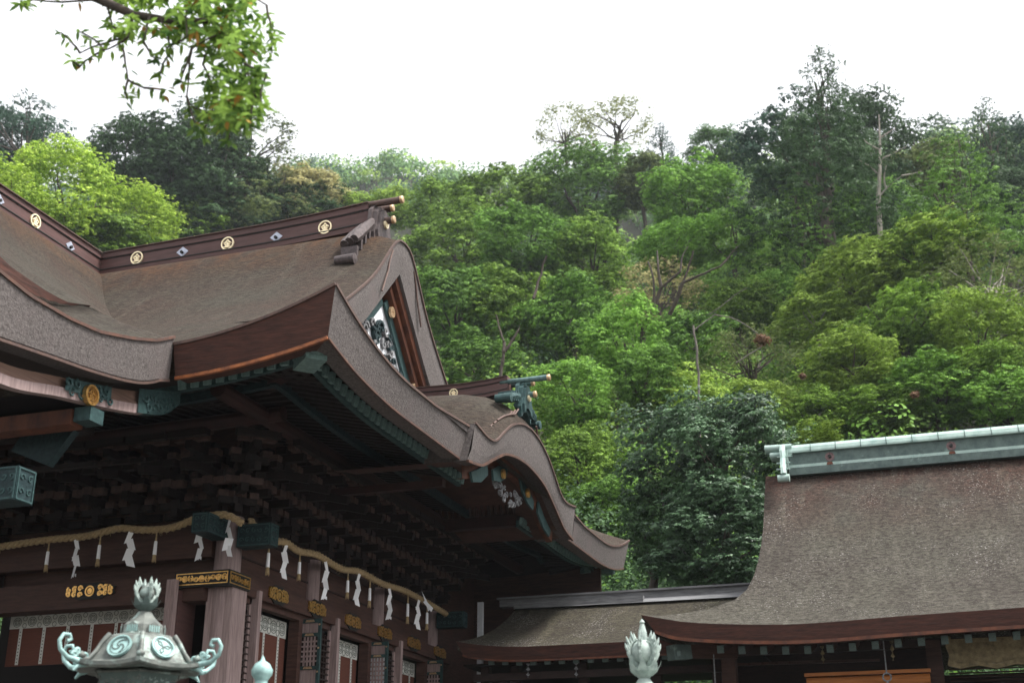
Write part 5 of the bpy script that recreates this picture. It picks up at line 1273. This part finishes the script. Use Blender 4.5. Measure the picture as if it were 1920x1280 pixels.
# dead trunk and bare limbs
dt = empty('dead_tree', tuple(at(1645, 620, Y=77)), 'bare white dead tree trunk standing right of the great conifer', 'tree', 'trees on the hillside')
b = MB(); rr = random.Random(4); q = lambda x, y, Y=76.: Vector(at(x, y, Y=Y)) 
g0 = q(1645, 470); g0.z = float(terr(g0.x, 76)); limb(b, g0, q(1647, 380), .19, .16, rr, 6, .01); limb(b, q(1647, 380), q(1648, 215), .16, .03, rr, 6, .01)
for (x0, y0, x1, y1) in ((1647, 370, 1690, 330), (1662, 355, 1662, 310), (1648, 300, 1700, 275), (1648, 330, 1610, 300), (1648, 280, 1620, 262), (1648, 260, 1680, 240), (1690, 330, 1730, 320)): limb(b, q(x0, y0), q(x1, y1), .07, .02, rr, 4, .06)
b.build('trunk', trunk_p, dt)
def limbs(name, label, segs, Y, r, m):
    t = empty(name, tuple(at(segs[0][0], segs[0][1], Y=Y)), label, 'tree', 'trees on the hillside'); b = MB(); rr = random.Random(len(segs))
    g = Vector(at(segs[0][0], segs[0][1], Y=Y)); gg = g.copy(); gg.z = float(terr(g.x, Y)) - .3
    if gg.z < g.z: limb(b, gg, g, r * 1.2, r, rr, 4, .02)
    for s in segs:
        limb(b, Vector(at(s[0], s[1], Y=Y)), Vector(at(s[2], s[3], Y=Y + .3 * math.sin(s[2]))), r * s[4], r * s[5], rr, 5, .05)
    b.build('trunk', m, t)
limbs('forked_tree', 'tree with dark forked limbs showing under the umbrella shaped crown', [(1205, 620, 1240, 540, 1, .8), (1240, 540, 1232, 470, .7, .3), (1240, 540, 1275, 510, .6, .4), (1275, 510, 1290, 462, .5, .2), (1255, 590, 1280, 530, .9, .7), (1280, 530, 1350, 500, .6, .3), (1280, 530, 1300, 470, .5, .3), (1225, 585, 1215, 490, .6, .3), (1350, 500, 1385, 460, .4, .2)], 57, .13, trunk_m)
limbs('leaning_tree', 'tree with pale leaning trunk in the shade above the wave ridge', [(940, 690, 945, 640, 1, .9), (945, 660, 975, 610, .9, .5), (945, 640, 930, 590, .7, .4), (1000, 560, 1025, 480, .9, .5)], 49, .08, trunk_m)
limbs('bare_tree', 'bare grey branching tree on the right slope', [(1860, 640, 1850, 560, 1, .8), (1850, 560, 1830, 500, .7, .3), (1850, 560, 1880, 510, .7, .3), (1830, 500, 1800, 470, .4, .2), (1845, 540, 1790, 520, .5, .2), (1880, 510, 1900, 470, .3, .1), (1840, 600, 1760, 560, .5, .2)], 66, .06, trunk_g)
limbs('twisted_tree', 'tree with thin twisted grey limbs left of the dead reddish branch', [(1310, 700, 1300, 610, 1, .8), (1300, 620, 1340, 590, .6, .4), (1340, 590, 1400, 610, .5, .4), (1400, 610, 1440, 640, .4, .3), (1370, 560, 1400, 540, .4, .3), (1330, 590, 1370, 560, .4, .3), (1440, 640, 1380, 680, .5, .6)], 50, .05, trunk_g)
def patch(px, py, rx, ry, Y, leaf, label, n=900, name='dead_branch', hang='branch'):
    rg = np.random.default_rng(px); c = at(px, py, Y=Y); d = depth(c); P, N = clump_pts(np.zeros(3), 1., .8, n, rg, .6); P = P * rg.uniform(.25, 1.25, (n, 1)) * np.array([rx, rx, ry * .8]) * d / FPX
    V, Fq = leaves(P, N, .16, .35, rg, .5); o = bpy.data.objects.new(name, mesh_from_np(name, V, Fq, [LM[leaf]], rg.random(n))); COL.objects.link(o); o.location = c
    tag(o, label, hang, 'dead reddish branches among the trees')
patch(1428, 638, 15, 15, 41, 'rust', 'dead reddish branch hanging above the grey-green bush', 380)
patch(1715, 740, 6, 8, 37, 'rust', 'dead reddish branch above the second bolt of the verdigris ridge', 160)
patch(1505, 705, 6, 6, 39, 'rust', 'small dead reddish branch left of the right slope trees', 110)

# undergrowth on the near slope and the far wood, one mass each
def mass(name, n, per, rlo, rhi, size, ylo, yhi, leaf, label_kind, seed, flat=.7, lat=1.0, zoff=.1):
    rg = np.random.default_rng(seed); Ps, Ns, A = [], [], []
    for i in range(n):
        y = ylo + (yhi - ylo) * rg.random(); x0, x1 = at(-120, 600, Y=y)[0], at(2040, 600, Y=y)[0]; x = x0 + (x1 - x0) * rg.random(); r = rg.uniform(rlo, rhi)
        z = float(terr(x, y)) + r * zoff; P, N = clump_pts(np.array([x, y, z]), r, flat, per, rg, .02); Ps.append(P); Ns.append(N); A.append(np.clip(rg.uniform(.1, .9) + .2 * rg.normal(size=per), 0, 1))
    P = np.concatenate(Ps); V, Fq = leaves(P, np.concatenate(Ns), size, .6, rg); o = bpy.data.objects.new(name, mesh_from_np(name, V, Fq, [LM[leaf]], np.concatenate(A))); COL.objects.link(o); tag(o, kind='stuff'); return o
for i, (lf, n, zo, y0, y1, sz) in enumerate((('deep', 160, .7, 33.5, 48, .15), ('dark', 420, .9, 33.5, 48, .15), ('deep', 420, .9, 48, 120, .26), ('dark', 260, 1.0, 48, 120, .26), ('mid', 460, 1.1, 50, 120, .22))): mass('undergrowth', n, 900 if sz < .2 else 480, 1.0, 2.8, sz, y0, y1, lf, 0, 5 + i, .9, zoff=zo)
for i, (lf, n) in enumerate((('far', 520), ('mid', 330), ('blue', 240), ('yel', 90))):
    mass('far_wood', n, 230, 3.5, 7.5, .95, 165, 312, lf, 0, 20 + i, .75, zoff=.45)

# ------------------------------------------------------------------ overhanging branch of a near tree (top left)
nb = empty('near_tree', (-7.2, 5.0, 0), 'near tree reaching in at the top left with glossy leaves hanging against the sky', 'tree')
b = MB(); rr = random.Random(12); q = lambda x, y, Y=6.6: Vector(at(x, y, Y=Y))
limb(b, (-7.2, 5.0, 0), (-7.0, 5.2, 4.2), .22, .17, rr, 5, .02); limb(b, (-7.0, 5.2, 4.2), q(-260, -180), .17, .09, rr, 5, .02); limb(b, q(-260, -180), q(90, -40), .09, .05, rr, 5, .02)
limb(b, q(90, -40), q(250, 28), .045, .032, rr, 5, .02); limb(b, q(250, 28), q(400, 40), .032, .022, rr, 4, .03); limb(b, q(150, -10), q(330, -60), .03, .02, rr, 4, .03); limb(b, q(330, -60), q(480, 10), .02, .012, rr, 4, .03)
limb(b, q(400, 40), q(460, 120), .02, .012, rr, 4, .04)
tw = [((250, 28), (240, 70), (195, 95), (150, 60)), ((240, 70), (150, 100), (115, 62)), ((195, 95), (150, 125), (135, 115)), ((230, 90), (240, 150), (238, 185)), ((240, 150), (270, 165), (310, 170)), ((180, 0), (60, 0), (45, 10)), ((90, -40), (40, 0)),
      ((300, 35), (320, 100), (300, 140)), ((400, 40), (380, 120), (400, 200), (380, 250)), ((460, 120), (440, 190), (430, 260)), ((460, 120), (480, 180), (470, 240)), ((420, 60), (360, 90), (340, 150)), ((330, -60), (500, 10), (515, 60)), ((515, 60), (510, 100)), ((350, 20), (350, 70), (310, 90)), ((460, 120), (500, 140), (490, 190)), ((280, 30), (270, 80), (290, 110)), ((360, 90), (350, 180), (370, 240)), ((200, 10), (210, 50), (230, 60)), ((440, 190), (400, 220), (360, 200))]
spots = []
for t in tw:
    Yt = 6.6 + rr.uniform(-.3, .3)
    for a, c in zip(t, t[1:]): 
        pts = limb(b, q(*a, Yt), q(*c, Yt), .010, .006, rr, 4, .05); spots += [(p, .25) for p in pts[1:-1]]
    spots.append((pts[-1], 1.0))
b.build('branch', trunk_m, nb, smooth=True)
for i in range(250):                                   # dense hanging mass on the right
    t = rr.random(); cx = 385 + 55 * math.sin(t * 2.2) + rr.gauss(0, 44) * (1 - .35 * t); cy = -30 + 270 * t + rr.gauss(0, 12); spots.append((q(cx, cy, 6.6 + rr.gauss(0, .28)), .9))
for i in range(70): spots.append((q(rr.uniform(200, 400), rr.uniform(-30, 75), 6.6 + rr.gauss(0, .2)), .7))
LV, LF, LA = [], [], []
def nleaf(p, d, up, L, w_, a):
    d = d.normalized(); s = d.cross(up); s = s.normalized() if s.length > 1e-3 else Vector((1, 0, 0)); n = s.cross(d)
    P = [p, p + d * L * .3 + s * w_ * .42 + n * L * .02, p + d * L * .3 - s * w_ * .42 + n * L * .02, p + d * L * .62 + s * w_ * .40 - n * L * .01, p + d * L * .62 - s * w_ * .40 - n * L * .01, p + d * L - n * L * .10, p + d * L * .3 - n * L * .015, p + d * L * .62 - n * L * .05]
    k = len(LV); LV.extend(P); LF.extend([(k, k + 1, k + 6, k + 6), (k, k + 6, k + 2, k + 2), (k + 1, k + 3, k + 7, k + 6), (k + 6, k + 7, k + 4, k + 2), (k + 3, k + 5, k + 7, k + 7), (k + 7, k + 5, k + 4, k + 4)]); LA.extend([a] * 6)
for p, wgt in spots:
    n = 7 if wgt > .5 else 2; tone = rr.random(); ax = Vector((rr.uniform(-.5, .5), rr.uniform(-.5, .5), -rr.uniform(.2, .9)))
    for k in range(n):
        a = k * 2.4 + rr.uniform(-.3, .3); d = ax * rr.uniform(.3, .8) + Vector((math.cos(a), math.sin(a), rr.uniform(-.3, .35))); nleaf(p + Vector((rr.gauss(0, .015), rr.gauss(0, .015), rr.gauss(0, .015))), d, Vector((rr.gauss(0, .3), rr.gauss(0, .3), 1)), rr.uniform(.065, .115), rr.uniform(.026, .038), min(1, max(0, tone + rr.gauss(0, .25))))
me = bpy.data.meshes.new('leaves'); me.from_pydata([tuple(v) for v in LV], [], [tuple(dict.fromkeys(f)) for f in LF]); at2 = me.attributes.new('leafv', 'FLOAT', 'FACE'); at2.data.foreach_set('value', LA)
me.materials.append(LM['near']); me.materials.append(mat('yellowed_leaf', (.45, .28, .05), (.35, .16, .04), 10))
mi = [0] * len(LF); 
for k in range(0, len(LF), 6):
    if rr.random() < .035: mi[k:k + 6] = [1] * 6
me.polygons.foreach_set('material_index', mi); me.update(); o = bpy.data.objects.new('foliage', me); COL.objects.link(o); par(o, nb)

# ------------------------------------------------------------------ the hazy air
b = MB(); b.box(-430, 430, -160, 430, -2.0, 235)
hz = b.build('haze', bpy.data.materials.new('haze')); tag(hz, kind='stuff')
hm = hz.data.materials[0]; hm.use_nodes = True; hn = hm.node_tree; hn.nodes.clear()
vo = hn.nodes.new('ShaderNodeVolumePrincipled'); vo.inputs['Color'].default_value = (.86, .93, 1, 1); vo.inputs['Density'].default_value = .0002; vo.inputs['Anisotropy'].default_value = .2
ho = hn.nodes.new('ShaderNodeOutputMaterial'); hn.links.new(vo.outputs[0], ho.inputs['Volume'])
